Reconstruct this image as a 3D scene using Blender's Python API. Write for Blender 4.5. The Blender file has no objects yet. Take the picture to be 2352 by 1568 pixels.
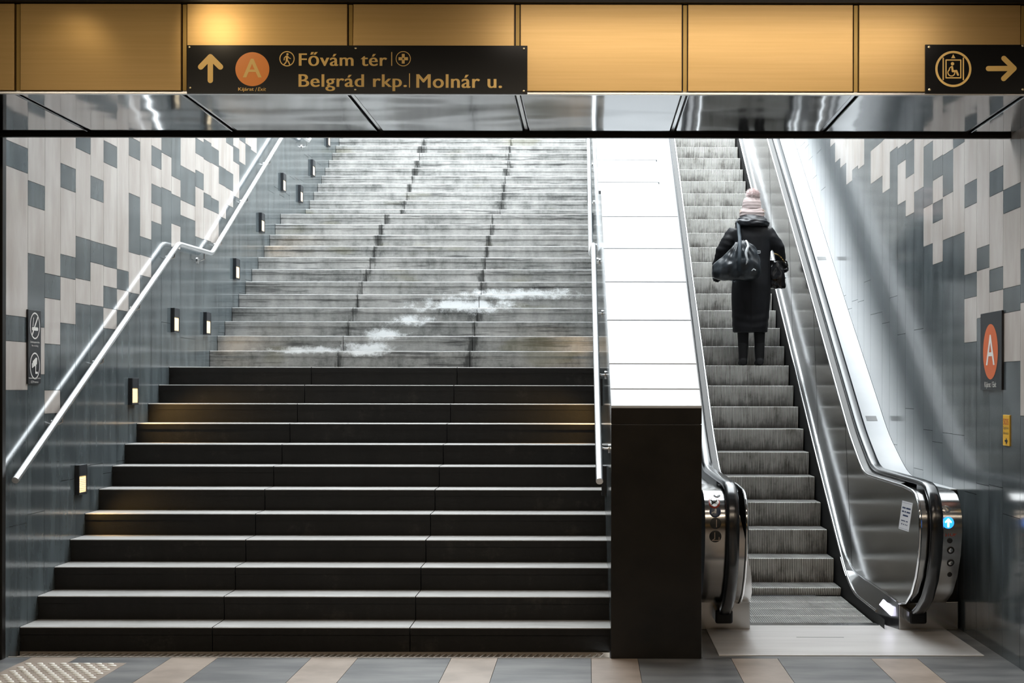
import bpy, math, random
from mathutils import Vector, Matrix, noise
random.seed(7)
scn = bpy.context.scene
COL = scn.collection
F = 3460.0; XV = 1353.0; YV = 890.0; H = 1.6856      # focal length in pixels, principal point, eye height

def at(x, y, Y):                                      # point at depth Y seen at photo position x, y
    return Vector(((x - XV) * Y / F, Y, H - (y - YV) * Y / F))
def onx(x, y, X):                                     # (depth, height) on the plane of constant X
    Y = X * F / (x - XV)
    return (Y, H - (y - YV) * Y / F)

# ------------------------------------------------------------------ materials
def nodes(name):
    m = bpy.data.materials.new(name); m.use_nodes = True
    nt = m.node_tree; b = nt.nodes['Principled BSDF']
    return m, nt, b
def N(nt, kind, **kw):
    n = nt.nodes.new(kind)
    for k, v in kw.items():
        if k.startswith('i_'):
            n.inputs[int(k[2:])].default_value = v
        else: setattr(n, k, v)
    return n
def rgb(c): return (c[0], c[1], c[2], 1)
def ramp(nt, fac, stops):
    r = nt.nodes.new('ShaderNodeValToRGB')
    el = r.color_ramp.elements
    while len(el) < len(stops): el.new(0.5)
    for e, (p, c) in zip(el, stops):
        e.position = p; e.color = rgb(c) if not isinstance(c, float) else (c, c, c, 1)
    nt.links.new(fac, r.inputs[0]); return r.outputs[0]
def noisetex(nt, scale, mapping=(1, 1, 1), detail=4, rough=.55, coord='pos'):
    if coord == 'pos':
        g = nt.nodes.new('ShaderNodeNewGeometry').outputs['Position']
    else:
        g = nt.nodes.new('ShaderNodeTexCoord').outputs['Object']
    mp = nt.nodes.new('ShaderNodeMapping'); mp.inputs['Scale'].default_value = mapping
    nt.links.new(g, mp.inputs[0])
    n = nt.nodes.new('ShaderNodeTexNoise'); n.inputs['Scale'].default_value = scale
    n.inputs['Detail'].default_value = detail; n.inputs['Roughness'].default_value = rough
    nt.links.new(mp.outputs[0], n.inputs[0]); return n.outputs[0]
def math_(nt, op, a, b=None, c=None, clamp=False):
    n = nt.nodes.new('ShaderNodeMath'); n.operation = op; n.use_clamp = clamp
    for i, v in enumerate((a, b, c)):
        if v is None: continue
        if isinstance(v, (int, float)): n.inputs[i].default_value = v
        else: nt.links.new(v, n.inputs[i])
    return n.outputs[0]
def smooth_(nt, v, lo, hi, o0=0.0, o1=1.0):
    n = nt.nodes.new('ShaderNodeMapRange'); n.interpolation_type = 'SMOOTHSTEP'
    nt.links.new(v, n.inputs[0])
    n.inputs[1].default_value = lo; n.inputs[2].default_value = hi
    n.inputs[3].default_value = o0; n.inputs[4].default_value = o1
    return n.outputs[0]
def mixc(nt, fac, a, b, mode='MIX'):
    n = nt.nodes.new('ShaderNodeMix'); n.data_type = 'RGBA'; n.blend_type = mode
    if isinstance(fac, (int, float)): n.inputs[0].default_value = fac
    else: nt.links.new(fac, n.inputs[0])
    for i, v in ((6, a), (7, b)):
        if isinstance(v, tuple): n.inputs[i].default_value = rgb(v)
        else: nt.links.new(v, n.inputs[i])
    return n.outputs[2]
def bump(nt, b, h, strength, dist=.01):
    n = nt.nodes.new('ShaderNodeBump'); n.inputs['Strength'].default_value = strength
    n.inputs['Distance'].default_value = dist
    nt.links.new(h, n.inputs['Height']); nt.links.new(n.outputs[0], b.inputs['Normal'])
def simple(name, c, rough=.5, metal=0.0, spec=.5, emis=None, es=0.0, coat=0.0):
    m, nt, b = nodes(name)
    b.inputs['Base Color'].default_value = rgb(c); b.inputs['Roughness'].default_value = rough
    b.inputs['Metallic'].default_value = metal; b.inputs['Specular IOR Level'].default_value = spec
    b.inputs['Coat Weight'].default_value = coat; b.inputs['Coat Roughness'].default_value = .06
    if emis:
        b.inputs['Emission Color'].default_value = rgb(emis); b.inputs['Emission Strength'].default_value = es
    return m
def mottled(name, c1, c2, scale=4, mapping=(1, 1, 1), rough=.5, metal=0.0, spec=.5, coord='pos', lo=.35, hi=.65, bmp=0, detail=5):
    m, nt, b = nodes(name)
    n = noisetex(nt, scale, mapping, detail, coord=coord)
    c = ramp(nt, n, [(lo, c1), (hi, c2)])
    nt.links.new(c, b.inputs['Base Color'])
    b.inputs['Roughness'].default_value = rough; b.inputs['Metallic'].default_value = metal
    b.inputs['Specular IOR Level'].default_value = spec
    if bmp:
        n2 = noisetex(nt, scale * 12, mapping, 3, coord=coord); bump(nt, b, n2, bmp)
    return m
M = {}
M['stone_dark'] = mottled('polished_grey_stone', (.056, .067, .072), (.105, .124, .131), 3, (1, 2.2, .5), .13, spec=1.0)
M['stone_light'] = mottled('polished_beige_stone', (.43, .38, .345), (.54, .495, .46), 2.2, (1, 2, .6), .12, spec=.5)
M['joint'] = simple('dark_joint', (.02, .02, .02), .8)
M['floor_grey'] = mottled('floor_grey_stone', (.10, .10, .102), (.22, .217, .212), 3.2, (.5, 1.6, 1), .33, spec=.45)
M['floor_tan'] = mottled('floor_tan_stone', (.29, .225, .175), (.41, .33, .27), 3.5, (1, 1, 1), .36, spec=.4)
M['plaster_dark'] = simple('dark_ceiling_paint', (.06, .055, .05), .8)
M['hall_wall'] = simple('hall_wall_paint', (.10, .09, .08), .7)
M['concrete'] = mottled('dark_unseen_concrete', (.03, .03, .032), (.05, .05, .052), 3, rough=.8)  # unseen masses kept dark so they bounce little sky onto the risers
M['dark_metal'] = simple('dark_metal', (.022, .02, .018), .38, .6)
M['black_panel'] = simple('black_enamel', (.008, .008, .008), .22, spec=.18)
M['black_stone'] = mottled('black_polished_stone', (.010, .0095, .009), (.016, .0145, .013), 6, rough=.28, spec=.35)
M['steel'] = simple('stainless_steel', (.62, .62, .62), .22, 1.0)
M['ledge_steel'] = simple('ledge_steel', (.34, .34, .34), .3, 1.0)
M['newel_steel'] = simple('newel_steel', (.42, .41, .40), .17, 1.0)
M['skirt_black'] = simple('skirt_black', (.015, .015, .015), .65, spec=.15)
M['steel_bright'] = simple('polished_chrome', (.8, .81, .82), .1, 1.0)
M['rail_steel'] = simple('satin_rail_steel', (.78, .79, .80), .32, 1.0)
M['white_clad'] = mottled('white_cladding', (.44, .46, .48), (.50, .515, .53), 1.5, (1, 1, 1), .28, spec=.5)
M['white_steel'] = mottled('pale_brushed_steel', (.74, .76, .78), (.82, .83, .84), 2, (1, 1, 1), .3, spec=.5)
M['gold_letter'] = simple('gold_lettering', (.96, .64, .20), .45)
M['white_letter'] = simple('white_lettering', (.72, .70, .66), .5)
M['black_letter'] = simple('black_lettering', (.015, .015, .015), .5)
M['red_letter'] = simple('red_lettering', (.45, .05, .02), .5)
M['orange'] = simple('orange_disc', (.95, .29, .025), .35)
M['orange_red'] = simple('orange_red_disc', (.62, .13, .035), .4)
M['yellow'] = simple('yellow_sign', (.70, .40, .025), .45)
M['navy_black'] = simple('blue_black_sign', (.014, .015, .018), .3)
M['rubber'] = simple('black_rubber', (.012, .013, .015), .2, spec=.8)
M['grate_metal'] = simple('grate_metal', (.36, .31, .26), .45, .2)
M['screw'] = simple('screw_brass', (.7, .6, .4), .3, .9)
M['cover_dark'] = simple('dark_lamp_housing', (.03, .033, .038), .4, .3)
M['lens'] = simple('lamp_lens', (.9, .8, .55), .5, emis=(1, .62, .22), es=.95)
M['blue_lamp'] = simple('blue_signal', (.05, .3, .8), .3, emis=(.02, .27, 1.0), es=2.2)
M['white_lamp'] = simple('white_signal', (.9, .9, .9), .3, emis=(.8, .78, 1.0), es=2.6)
M['paper'] = simple('white_paper', (.72, .72, .74), .6)
M['tape'] = simple('grey_tape', (.33, .33, .33), .6)
M['stud'] = simple('pale_stud', (.78, .74, .66), .3, spec=.6)
M['yellow_line'] = simple('yellow_edge', (.30, .26, .06), .6)
M['coat'] = mottled('black_coat_cloth', (.006, .006, .0075), (.013, .0135, .017), 8, (1, 1, .6), .55, spec=.4, coord='obj')
M['leather'] = simple('patent_leather', (.008, .008, .009), .12, spec=.7)
M['nylon'] = mottled('black_nylon', (.012, .014, .017), (.045, .055, .065), 9, (1.4, 1, .8), .32, spec=.6, coord='obj')
M['strap'] = simple('dark_webbing', (.05, .065, .08), .6)
M['knit'] = mottled('pink_knit', (.60, .48, .47), (.76, .65, .63), 40, (.3, .3, 2), .9, spec=.2, coord='obj')
M['fur'] = mottled('pink_fur', (.36, .20, .20), (.84, .73, .72), 9, (1, 1, 1), .9, spec=.1, coord='obj', lo=.36, hi=.50)
M['skin'] = simple('skin', (.62, .40, .31), .5)
M['hair'] = simple('fair_hair', (.55, .42, .30), .55)
M['legging'] = simple('black_leggings', (.010, .010, .011), .75)
M['silver'] = simple('silver_reflective', (.75, .78, .8), .35, .2)
M['gold'] = simple('gold_chain', (.85, .6, .25), .25, 1)

def gold_panel():
    m, nt, b = nodes('gold_anodised_panel')
    n = noisetex(nt, 60, (.02, 1, 1.0), 3)
    c = ramp(nt, n, [(.3, (.58, .375, .135)), (.7, (.64, .42, .165))])
    nt.links.new(c, b.inputs['Base Color'])
    b.inputs['Metallic'].default_value = .45; b.inputs['Roughness'].default_value = .36
    return m
M['gold_panel'] = gold_panel()
M['gold_post'] = simple('gold_post', (.42, .27, .07), .4, .4)

def soffit():
    m, nt, b = nodes('mirror_steel_sheet')
    b.inputs['Base Color'].default_value = (.25, .25, .252, 1); b.inputs['Metallic'].default_value = 1
    b.inputs['Roughness'].default_value = .07
    n = noisetex(nt, 1.6, (1, 1.2, 1), 1)
    bump(nt, b, n, .35, .012)
    return m
M['soffit'] = soffit()

def panel_mat():
    m, nt, b = nodes('balustrade_dark_steel')
    b.inputs['Base Color'].default_value = (.50, .495, .49, 1); b.inputs['Metallic'].default_value = 1
    b.inputs['Roughness'].default_value = .16
    n = noisetex(nt, 90, (.1, .05, 1), 2)
    bump(nt, b, n, .02, .002)
    return m
M['panel'] = panel_mat()

def riser_mat(lower):
    m, nt, b = nodes('stair_stone_lower' if lower else 'stair_stone_weathered')
    g = nt.nodes.new('ShaderNodeNewGeometry'); sp = nt.nodes.new('ShaderNodeSeparateXYZ')
    nt.links.new(g.outputs['Position'], sp.inputs[0]); X, Y, Z = sp.outputs
    big = noisetex(nt, 1.3, (1, 1.5, 2.2), 6, .6)
    streak = noisetex(nt, 5, (1.6, 3.0, .5), 6, .65)
    fine = noisetex(nt, 26, (1, 1, 1.4), 5, .7)
    horiz = noisetex(nt, 3.2, (.45, 4.0, 9.0), 5, .65)
    v = math_(nt, 'ADD', math_(nt, 'MULTIPLY', big, .45), math_(nt, 'MULTIPLY', streak, .35))
    v = math_(nt, 'ADD', v, math_(nt, 'MULTIPLY', fine, .2))
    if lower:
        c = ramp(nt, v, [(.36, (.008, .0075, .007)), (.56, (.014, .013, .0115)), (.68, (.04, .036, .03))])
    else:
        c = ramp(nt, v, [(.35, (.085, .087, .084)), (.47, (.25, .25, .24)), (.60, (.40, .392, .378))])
        hmask = smooth_(nt, horiz, .54, .66)
        c = mixc(nt, math_(nt, 'MULTIPLY', hmask, .75), c, (.045, .045, .045))
        # damp stains beside the two slab joints
        j1 = math_(nt, 'ABSOLUTE', math_(nt, 'ADD', X, 2.40)); j2 = math_(nt, 'ABSOLUTE', math_(nt, 'ADD', X, 1.14))
        j = math_(nt, 'MINIMUM', j1, j2)
        j = math_(nt, 'ADD', j, math_(nt, 'MULTIPLY', math_(nt, 'SUBTRACT', streak, .5), .35))
        c = mixc(nt, smooth_(nt, j, -.01, .05, .85, 0), c, (.035, .036, .034))
        # white salt bloom running along a few risers
        sn = noisetex(nt, 7, (1.0, .3, 1.3), 10, .78); best = None
        for (cx, cz, rx, rz) in ((-.74, 2.665, .52, .055), (-1.28, 2.535, .42, .075), (-1.80, 2.36, .16, .05), (-2.02, 2.21, .17, .05), (-2.16, 2.055, .22, .055), (-2.72, 2.045, .34, .03)):
            dx = math_(nt, 'DIVIDE', math_(nt, 'ADD', X, -cx), rx); dz = math_(nt, 'DIVIDE', math_(nt, 'ADD', Z, -cz), rz)
            d = math_(nt, 'SQRT', math_(nt, 'ADD', math_(nt, 'MULTIPLY', dx, dx), math_(nt, 'MULTIPLY', dz, dz)))
            best = d if best is None else math_(nt, 'MINIMUM', best, d)
        best = math_(nt, 'ADD', best, math_(nt, 'MULTIPLY', math_(nt, 'SUBTRACT', sn, .5), 4.6))
        k = smooth_(nt, best, .35, 1.5, 1, 0)
        k = math_(nt, 'MULTIPLY', k, smooth_(nt, sp.outputs[1], 16.2, 16.4, 1, 0))
        c = mixc(nt, k, c, (.85, .87, .88))
        # greenish and ochre growth
        gm = smooth_(nt, noisetex(nt, .9, (1, 1, 3), 3), .60, .70)
        c = mixc(nt, math_(nt, 'MULTIPLY', gm, .35), c, (.16, .15, .075))
    nt.links.new(c, b.inputs['Base Color']); b.inputs['Roughness'].default_value = .62
    b.inputs['Specular IOR Level'].default_value = .3
    bump(nt, b, fine, .25, .006)
    return m
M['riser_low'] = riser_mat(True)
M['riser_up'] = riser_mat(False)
M['tread'] = mottled('stair_tread_stone', (.36, .35, .335), (.46, .445, .43), 2.5, (1, 3, 1), .6, spec=.3)
M['tread_up'] = mottled('stair_tread_weathered', (.30, .30, .295), (.5, .5, .495), 5, (1, 3, 1), .6, spec=.3)

def step_steel():
    m, nt, b = nodes('escalator_step_aluminium')
    n = noisetex(nt, 3.5, (1.5, 1, 1.2), 5, .65)
    st = noisetex(nt, 22, (3, .3, .25), 4, .6)
    v = math_(nt, 'ADD', math_(nt, 'MULTIPLY', n, .6), math_(nt, 'MULTIPLY', st, .4))
    c = ramp(nt, v, [(.32, (.24, .215, .18)), (.43, (.60, .585, .55)), (.58, (.80, .785, .75))])
    # grime streaks up each riser foot, also painting in the shade there
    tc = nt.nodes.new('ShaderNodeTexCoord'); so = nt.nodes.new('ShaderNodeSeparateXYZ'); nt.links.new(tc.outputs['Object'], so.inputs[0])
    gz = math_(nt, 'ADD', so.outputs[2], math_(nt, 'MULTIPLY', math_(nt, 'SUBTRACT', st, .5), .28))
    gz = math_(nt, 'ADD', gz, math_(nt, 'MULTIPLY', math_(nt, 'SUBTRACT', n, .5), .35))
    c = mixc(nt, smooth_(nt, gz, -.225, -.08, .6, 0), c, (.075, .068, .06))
    nt.links.new(c, b.inputs['Base Color']); b.inputs['Metallic'].default_value = .1
    b.inputs['Roughness'].default_value = .5
    return m
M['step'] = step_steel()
M['groove'] = simple('groove_dark', (.07, .065, .06), .7)
M['step_tread'] = mottled('step_tread_worn', (.26, .255, .245), (.42, .415, .40), 6, (1, 1, 1), .4, .3)

# ------------------------------------------------------------------ mesh builder
class MB:
    def __init__(s): s.v = []; s.f = []; s.m = []; s.sk = 0
    def add(s, pts):
        k = len(s.v); s.v.extend([tuple(p) for p in pts]); return k
    def face(s, pts, mi=0):
        k = s.add(pts); s.f.append(tuple(range(k, k + len(pts)))); s.m.append(mi)
    def idx(s, ids, mi=0): s.f.append(tuple(ids)); s.m.append(mi)
    def box(s, x0, x1, y0, y1, z0, z1, mi=0, skip=()):
        k = s.add([(x0, y0, z0), (x1, y0, z0), (x1, y1, z0), (x0, y1, z0), (x0, y0, z1), (x1, y0, z1), (x1, y1, z1), (x0, y1, z1)])
        for n, q in (('b', (0, 3, 2, 1)), ('t', (4, 5, 6, 7)), ('f', (0, 1, 5, 4)), ('r', (1, 2, 6, 5)), ('k', (2, 3, 7, 6)), ('l', (3, 0, 4, 7))):
            if n not in skip: s.idx([k + i for i in q], mi)
        return s
    def prism(s, pts, vec, mi=0):
        n = len(pts); vec = Vector(vec)
        k = s.add(pts); s.add([Vector(p) + vec for p in pts])
        s.idx(range(k + n - 1, k - 1, -1), mi); s.idx(range(k + n, k + 2 * n), mi)
        for i in range(n):
            j = (i + 1) % n; s.idx((k + i, k + j, k + n + j, k + n + i), mi)
        return s
    def rings(s, rings, mi=0, cap=True, closed=True):
        n = len(rings[0]); ks = [s.add(r) for r in rings]
        for a, b in zip(ks, ks[1:]):
            for i in range(n if closed else n - 1):
                j = (i + 1) % n; s.idx((a + i, a + j, b + j, b + i), mi)
        if cap and closed:
            s.idx([ks[0] + i for i in range(n - 1, -1, -1)], mi); s.idx([ks[-1] + i for i in range(n)], mi)
        return s
    def tube(s, path, r, n=12, mi=0, cap=True):
        path = [Vector(p) for p in path]; rr = r if isinstance(r, (list, tuple)) else [r] * len(path)
        out = []; up = None
        for i, p in enumerate(path):
            d0 = (p - path[i - 1]).normalized() if i else None
            d1 = (path[i + 1] - p).normalized() if i < len(path) - 1 else None
            t = (d0 + d1).normalized() if d0 and d1 else (d0 or d1)
            sc = 1.0
            if d0 and d1: sc = 1 / max(.5, t.dot(d1))
            if up is None:
                up = Vector((0, 0, 1)) if abs(t.z) < .9 else Vector((0, 1, 0))
            a = t.cross(up).normalized(); b = a.cross(t).normalized(); up = b
            out.append([p + a * math.cos(q) * rr[i] + b * math.sin(q) * rr[i] * (sc if len(path) < 14 else 1)
                        for q in [2 * math.pi * k / n for k in range(n)]])
        return s.rings(out, mi, cap)
    def strip(s, A, B, mi=0):                       # ruled surface between two polylines
        ka = s.add(A); kb = s.add(B)
        for i in range(len(A) - 1): s.idx((ka + i, ka + i + 1, kb + i + 1, kb + i), mi)
        return s
    def ellipsoid(s, c, rx, ry, rz, n=20, m=12, mi=0, fn=None):
        c = Vector(c); R = []
        for i in range(1, m):
            th = math.pi * i / m
            R.append([c + Vector((rx * math.sin(th) * math.cos(2 * math.pi * k / n), ry * math.sin(th) * math.sin(2 * math.pi * k / n), -rz * math.cos(th))) for k in range(n)])
        return s.rings(R, mi)
    # flat marks in a plane: o origin, u and v unit directions, w normal
    def disc(s, o, u, v, r0, r1=0, n=40, mi=0, off=(0, 0, 0)):
        o = Vector(o) + Vector(off)
        P = lambda r, k: o + u * r * math.cos(2 * math.pi * k / n) + v * r * math.sin(2 * math.pi * k / n)
        if r1 <= 0: s.face([P(r0, k) for k in range(n)], mi)
        else:
            for k in range(n): s.face([P(r1, k), P(r0, k), P(r0, k + 1), P(r1, k + 1)], mi)
    def stroke(s, pts, u, v, w, mi=0):               # rounded line of width w through pts (3D points in plane u, v)
        for i_, (a, b) in enumerate(zip(pts, pts[1:])):
            s.sk = s.sk + 1; e_ = u.cross(v) * (.0002 * (s.sk % 9 + 1)); a = Vector(a) + e_; b = Vector(b) + e_; d = (b - a).normalized()
            ang = math.atan2(d.dot(v), d.dot(u)); P = []
            for k in range(9):
                q = ang - math.pi / 2 + math.pi * k / 8; P.append(b + (u * math.cos(q) + v * math.sin(q)) * w / 2)
            for k in range(9):
                q = ang + math.pi / 2 + math.pi * k / 8; P.append(a + (u * math.cos(q) + v * math.sin(q)) * w / 2)
            s.face(P, mi)
    def text(s, txt, o, U, V, mi=0, bold=.0, shear=0, space=1.0):
        cu = bpy.data.curves.new('t', 'FONT'); cu.body = txt; cu.size = 1; cu.shear = shear; cu.resolution_u = 4; cu.space_character = space
        ob = bpy.data.objects.new('t', cu); COL.objects.link(ob)
        dg = bpy.context.evaluated_depsgraph_get()
        me = bpy.data.meshes.new_from_object(ob.evaluated_get(dg))
        xs = [q.co.x for q in me.vertices]; ys = [q.co.y for q in me.vertices]
        x0, x1, y0, y1 = min(xs), max(xs), min(ys), max(ys)
        o = Vector(o); U = Vector(U); V = Vector(V)
        nn = U.cross(V).normalized() * .00025; e = bold
        for j, dx in enumerate((-e, 0, e) if bold else (0,)):          # heavier strokes: three layers a hair apart
            k = s.add([o + U * ((q.co.x - x0 + dx + e) / (x1 - x0 + 2 * e)) + V * ((q.co.y - y0) / (y1 - y0)) + nn * j for q in me.vertices])
            for p in me.polygons: s.idx([k + i for i in p.vertices], mi)
        bpy.data.objects.remove(ob); bpy.data.curves.remove(cu); bpy.data.meshes.remove(me)
    def mesh(s, name, mats, smooth=None):
        me = bpy.data.meshes.new(name); me.from_pydata(s.v, [], s.f)
        for m in (mats if isinstance(mats, (list, tuple)) else [mats]): me.materials.append(M[m] if isinstance(m, str) else m)
        me.polygons.foreach_set('material_index', s.m)
        if smooth is not None:
            import bmesh
            bm = bmesh.new(); bm.from_mesh(me); bmesh.ops.remove_doubles(bm, verts=bm.verts, dist=1e-5); bm.to_mesh(me); bm.free()
            me.polygons.foreach_set('use_smooth', [True] * len(me.polygons))
            me.set_sharp_from_angle(angle=math.radians(smooth))
        me.update(); return me
    def build(s, name, mats, parent=None, smooth=None, bevel=0, fix=True):
        me = s.mesh(name, mats, smooth)
        if fix:
            import bmesh
            bm = bmesh.new(); bm.from_mesh(me)
            if bevel: bmesh.ops.remove_doubles(bm, verts=bm.verts, dist=1e-5)
            bmesh.ops.recalc_face_normals(bm, faces=bm.faces); bm.to_mesh(me); bm.free()
        return link(name, me, parent, bevel)
def link(name, me, parent=None, bevel=0):
    o = bpy.data.objects.new(name, me); COL.objects.link(o)
    if parent is not None:
        o.parent = parent; w = Vector((0, 0, 0)); p = parent
        while p is not None: w += p.location; p = p.parent
        o.location = -w                                # geometry is written in world coordinates
    if bevel:
        b = o.modifiers.new('bevel', 'BEVEL'); b.width = bevel; b.segments = 2; b.limit_method = 'ANGLE'; b.angle_limit = math.radians(40)
    return o
def local(name, me, parent, loc=(0, 0, 0), bevel=0):
    o = bpy.data.objects.new(name, me); COL.objects.link(o); o.parent = parent; o.location = loc
    if bevel:
        b = o.modifiers.new('bevel', 'BEVEL'); b.width = bevel; b.segments = 2; b.limit_method = 'ANGLE'
    return o
def tag(o, label=None, cat=None, group=None, kind=None):
    if label: o['label'] = label
    if cat: o['category'] = cat
    if group: o['group'] = group
    if kind: o['kind'] = kind
    return o
def empty(name, loc, label, cat, group=None, kind=None):
    o = bpy.data.objects.new(name, None); COL.objects.link(o); o.location = loc; o.empty_display_size = .1
    return tag(o, label, cat, group, kind)
def remeshed(mb, name, mats, voxel, smooth_it=6, parent=None, disp=None, shade=True):
    me = mb.mesh(name + '_src', mats)
    ob = bpy.data.objects.new('tmp', me); COL.objects.link(ob)
    r = ob.modifiers.new('r', 'REMESH'); r.mode = 'VOXEL'; r.voxel_size = voxel
    if smooth_it:
        q = ob.modifiers.new('s', 'SMOOTH'); q.iterations = smooth_it; q.factor = .5
    dg = bpy.context.evaluated_depsgraph_get()
    out = bpy.data.meshes.new_from_object(ob.evaluated_get(dg)); bpy.data.objects.remove(ob); bpy.data.meshes.remove(me)
    out.name = name
    if disp:
        out.update(); nn = [v.normal.copy() for v in out.vertices]
        for v, n in zip(out.vertices, nn): v.co += n * disp(v.co)
    out.materials.clear()
    for m in (mats if isinstance(mats, (list, tuple)) else [mats]): out.materials.append(M[m])
    out.polygons.foreach_set('use_smooth', [True] * len(out.polygons)); out.update()
    return out

XL, XR = -3.633, 2.60                                  # faces of the two side walls
SILL = 3.2446                                          # underside of the beam
YB, YR = 8.02, 9.30                                    # front and rear of the beam

# ------------------------------------------------------------------ setting
fl = MB()
bounds = []
x = -9.6
p0 = .016
xs = []
k = -12
while p0 + k * .872 < 4:
    a = p0 + k * .872; xs.append((a, a + .29, 1)); xs.append((a + .29, a + .872, 0)); k += 1
for a, b, mi in xs:
    a = max(a, -9); b = min(b, XR)
    if b <= a: continue
    y = 9.39
    rows = [(-7, -2.4), (-2.4, 0.6), (.6, 3.4), (3.4, 6.4), (6.4, 8.35), (8.35, 9.39)] if mi == 0 else [(-7, 1), (1, 7.2), (7.2, 9.39)]
    for r0, r1 in rows: fl.box(a + .0015, b - .0015, r0 + .0015, r1 - .0015, -.03, 0, mi)
fl.box(.71, XR, 9.39, 10.74, -.03, 0, 0); fl.box(.71, XR, 10.74, 11.2, -.04, -.02, 2)
fl.box(XL, .14, 9.39, 9.62, -.06, -.045, 2)
fl.box(-9, XR, -7, 9.39, -.06, -.032, 2)
tag(fl.build('floor', ['floor_grey', 'floor_tan', 'joint']), 'grey and tan striped stone floor of the station hall', 'floor', kind='structure')

def wall_cols(xw, cols, ymin, ymax, zmax, side, seed, limits):
    """mosaic of upright tiles on a side wall. cols: (Y0, Y1, [(ytop, ybot) dark px intervals], X used)"""
    rnd = random.Random(seed); mb = MB(); g = .0022; d = .004
    t0, t1 = (xw, xw + d) if side < 0 else (xw - d, xw)
    for (ya, yb, ivs) in cols:
        z = -.05; segs = []
        for (zb, zt) in sorted(ivs):
            zb = max(zb, -.05)
            if zb > z: segs.append((z, zb, 0))
            segs.append((max(z, zb), zt, 1)); z = max(z, zt)
        if z < zmax: segs.append((z, zmax, 0))
        for (a, b, dark) in segs:
            if b - a < .01: continue
            # upright slabs no longer than 1.6 m
            n = max(1, int(math.ceil((b - a) / 1.6)))
            for i in range(n):
                u = a + (b - a) * i / n; w = a + (b - a) * (i + 1) / n
                mb.box(t0, t1, ya + g, yb - g, u + g * .7, w - g * .7, 0 if dark else 1)
    if side < 0: mb.box(xw - .35, xw, ymin, ymax, -.06, zmax, 2)
    else: mb.box(xw, xw + .35, ymin, ymax, -.06, zmax, 2)
    return mb

def px_cols(xw, lst):
    out = []
    for (x0, x1, ivs) in lst:
        Y0 = xw * F / (x0 - XV); Y1 = xw * F / (x1 - XV)
        z = lambda y: H - (y - YV) * Y0 / F
        out.append((min(Y0, Y1), max(Y0, Y1), [(z(b), z(t)) for (t, b) in ivs]))
    return out
BOT = 2600
left_px = [
 (10, 62, [(322, 381), (725, 784), (898, BOT)]),
 (62, 101, [(416, 473), (583, 750), (861, BOT)]),
 (101, 137, [(629, 685), (791, 898), (952, BOT)]),
 (137, 172, [(376, 431), (585, 637), (743, BOT)]),
 (172, 206, [(286, 341), (543.6, 640), (697.5, BOT)]),
 (206, 236, [(405, 456), (554, 603), (701.6, BOT)]),
 (236, 267, [(324, 374), (562, 612), (658, 708), (755, BOT)]),
 (267, 294, [(619, 665), (713, BOT)]),
 (294, 320, [(314, 358), (444.5, 580), (672.7, BOT)]),
 (320, 346, [(544, 586), (633, BOT)]),
 (346, 369, [(335, 380), (423, 467), (509, BOT)]),
 (369, 392, [(290, 351), (431, BOT)]),
 (392, 413, [(290, 405), (446, 514), (568, BOT)]),
 (413, 447, [(381, 460), (495, BOT)]),
 (447, 466, [(317, 352), (391, 429), (544, BOT)]),
 (466, 483.6, [(320, 366), (443, 477), (550, BOT)]),
 (483.6, 501, [(337, 375), (455, 485), (558, BOT)]),
 (501, 517.5, [(381, 422), (497, BOT)]),
 (517.5, 534, [(290, 328), (392, 432), (470, BOT)]),
 (534, 548, [(335, 371), (450, BOT)]),
 (548, 562, [(300, 322), (372, BOT)]),
 (562, 575, [(330, BOT)]),
 (575, 588, [(345, BOT)]),
]
cl = px_cols(XL, left_px)
ylast = cl[-1][1]; k = 0
rr = random.Random(3)
while ylast < 27:
    zz = .5 * ylast - 3.6 + rr.uniform(1.2, 1.9)
    cl.append((ylast, ylast + .302, [(-.05, zz), (zz + .35, zz + .35 + rr.choice([.16, .32]))])); ylast += .302
wl = wall_cols(XL, cl, 9.36, 27, 6.6, -1, 1, None)
tag(wl.build('wall_left', ['stone_dark', 'stone_light', 'joint']), 'wall left of the stairs with beige and grey upright stone mosaic', 'wall', kind='structure')
mb = MB(); mb.box(-3.70, -3.622, 9.30, 9.36, 0, SILL)
tag(mb.build('trim_1', 'dark_metal', bevel=.004), 'narrow dark metal strip ending the mosaic wall left of the stairs', 'wall trim', kind='structure')

right_px = [
 (2305, 2345, [(436, 490), (662, 718), (830, BOT)]),
 (2273.4, 2305, [(395, 451), (619, 670), (718, BOT)]),
 (2244.4, 2273.4, [(570, 621), (730, BOT)]),
 (2216, 2244.4, [(424, 477), (631, 685), (786, BOT)]),
 (2189.6, 2216, [(290, 341), (542, BOT)]),
 (2166, 2189.6, [(356, 451), (551, BOT)]),
 (2143, 2166, [(369, 414), (467, 512), (607, BOT)]),
 (2121.8, 2143, [(337, 477), (566, BOT)]),
 (2100, 2121.8, [(441, BOT)]),
 (2080.6, 2100, [(332, 409), (497, BOT)]),
 (2062, 2080.6, [(341, 378), (470, BOT)]),
 (2044, 2062, [(349, BOT)]),
 (2027, 2044, [(290, 322), (443, BOT)]),
 (2000, 2027, [(290, 346), (422, BOT)]),
 (1985, 2000, [(315, BOT)]),
 (1971, 1985, [(388, BOT)]),
 (1957.5, 1971, [(390, BOT)]),
 (1943.7, 1957.5, [(424, BOT)]),
 (1930, 1943.7, [(385, BOT)]),
 (1918, 1930, [(373, BOT)]),
 (1907, 1918, [(337, BOT)]),
 (1896, 1907, [(310, BOT)]),
]
cr = px_cols(XR, right_px)
ylast = cr[-1][1]
while ylast < 27:
    zz = .55 * ylast - 3.4 + rr.uniform(.8, 1.6)
    cr.append((ylast, ylast + .315, [(-.05, zz), (zz + .35, zz + .35 + rr.choice([.16, .32]))])); ylast += .315
y = cr[0][0]
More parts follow.
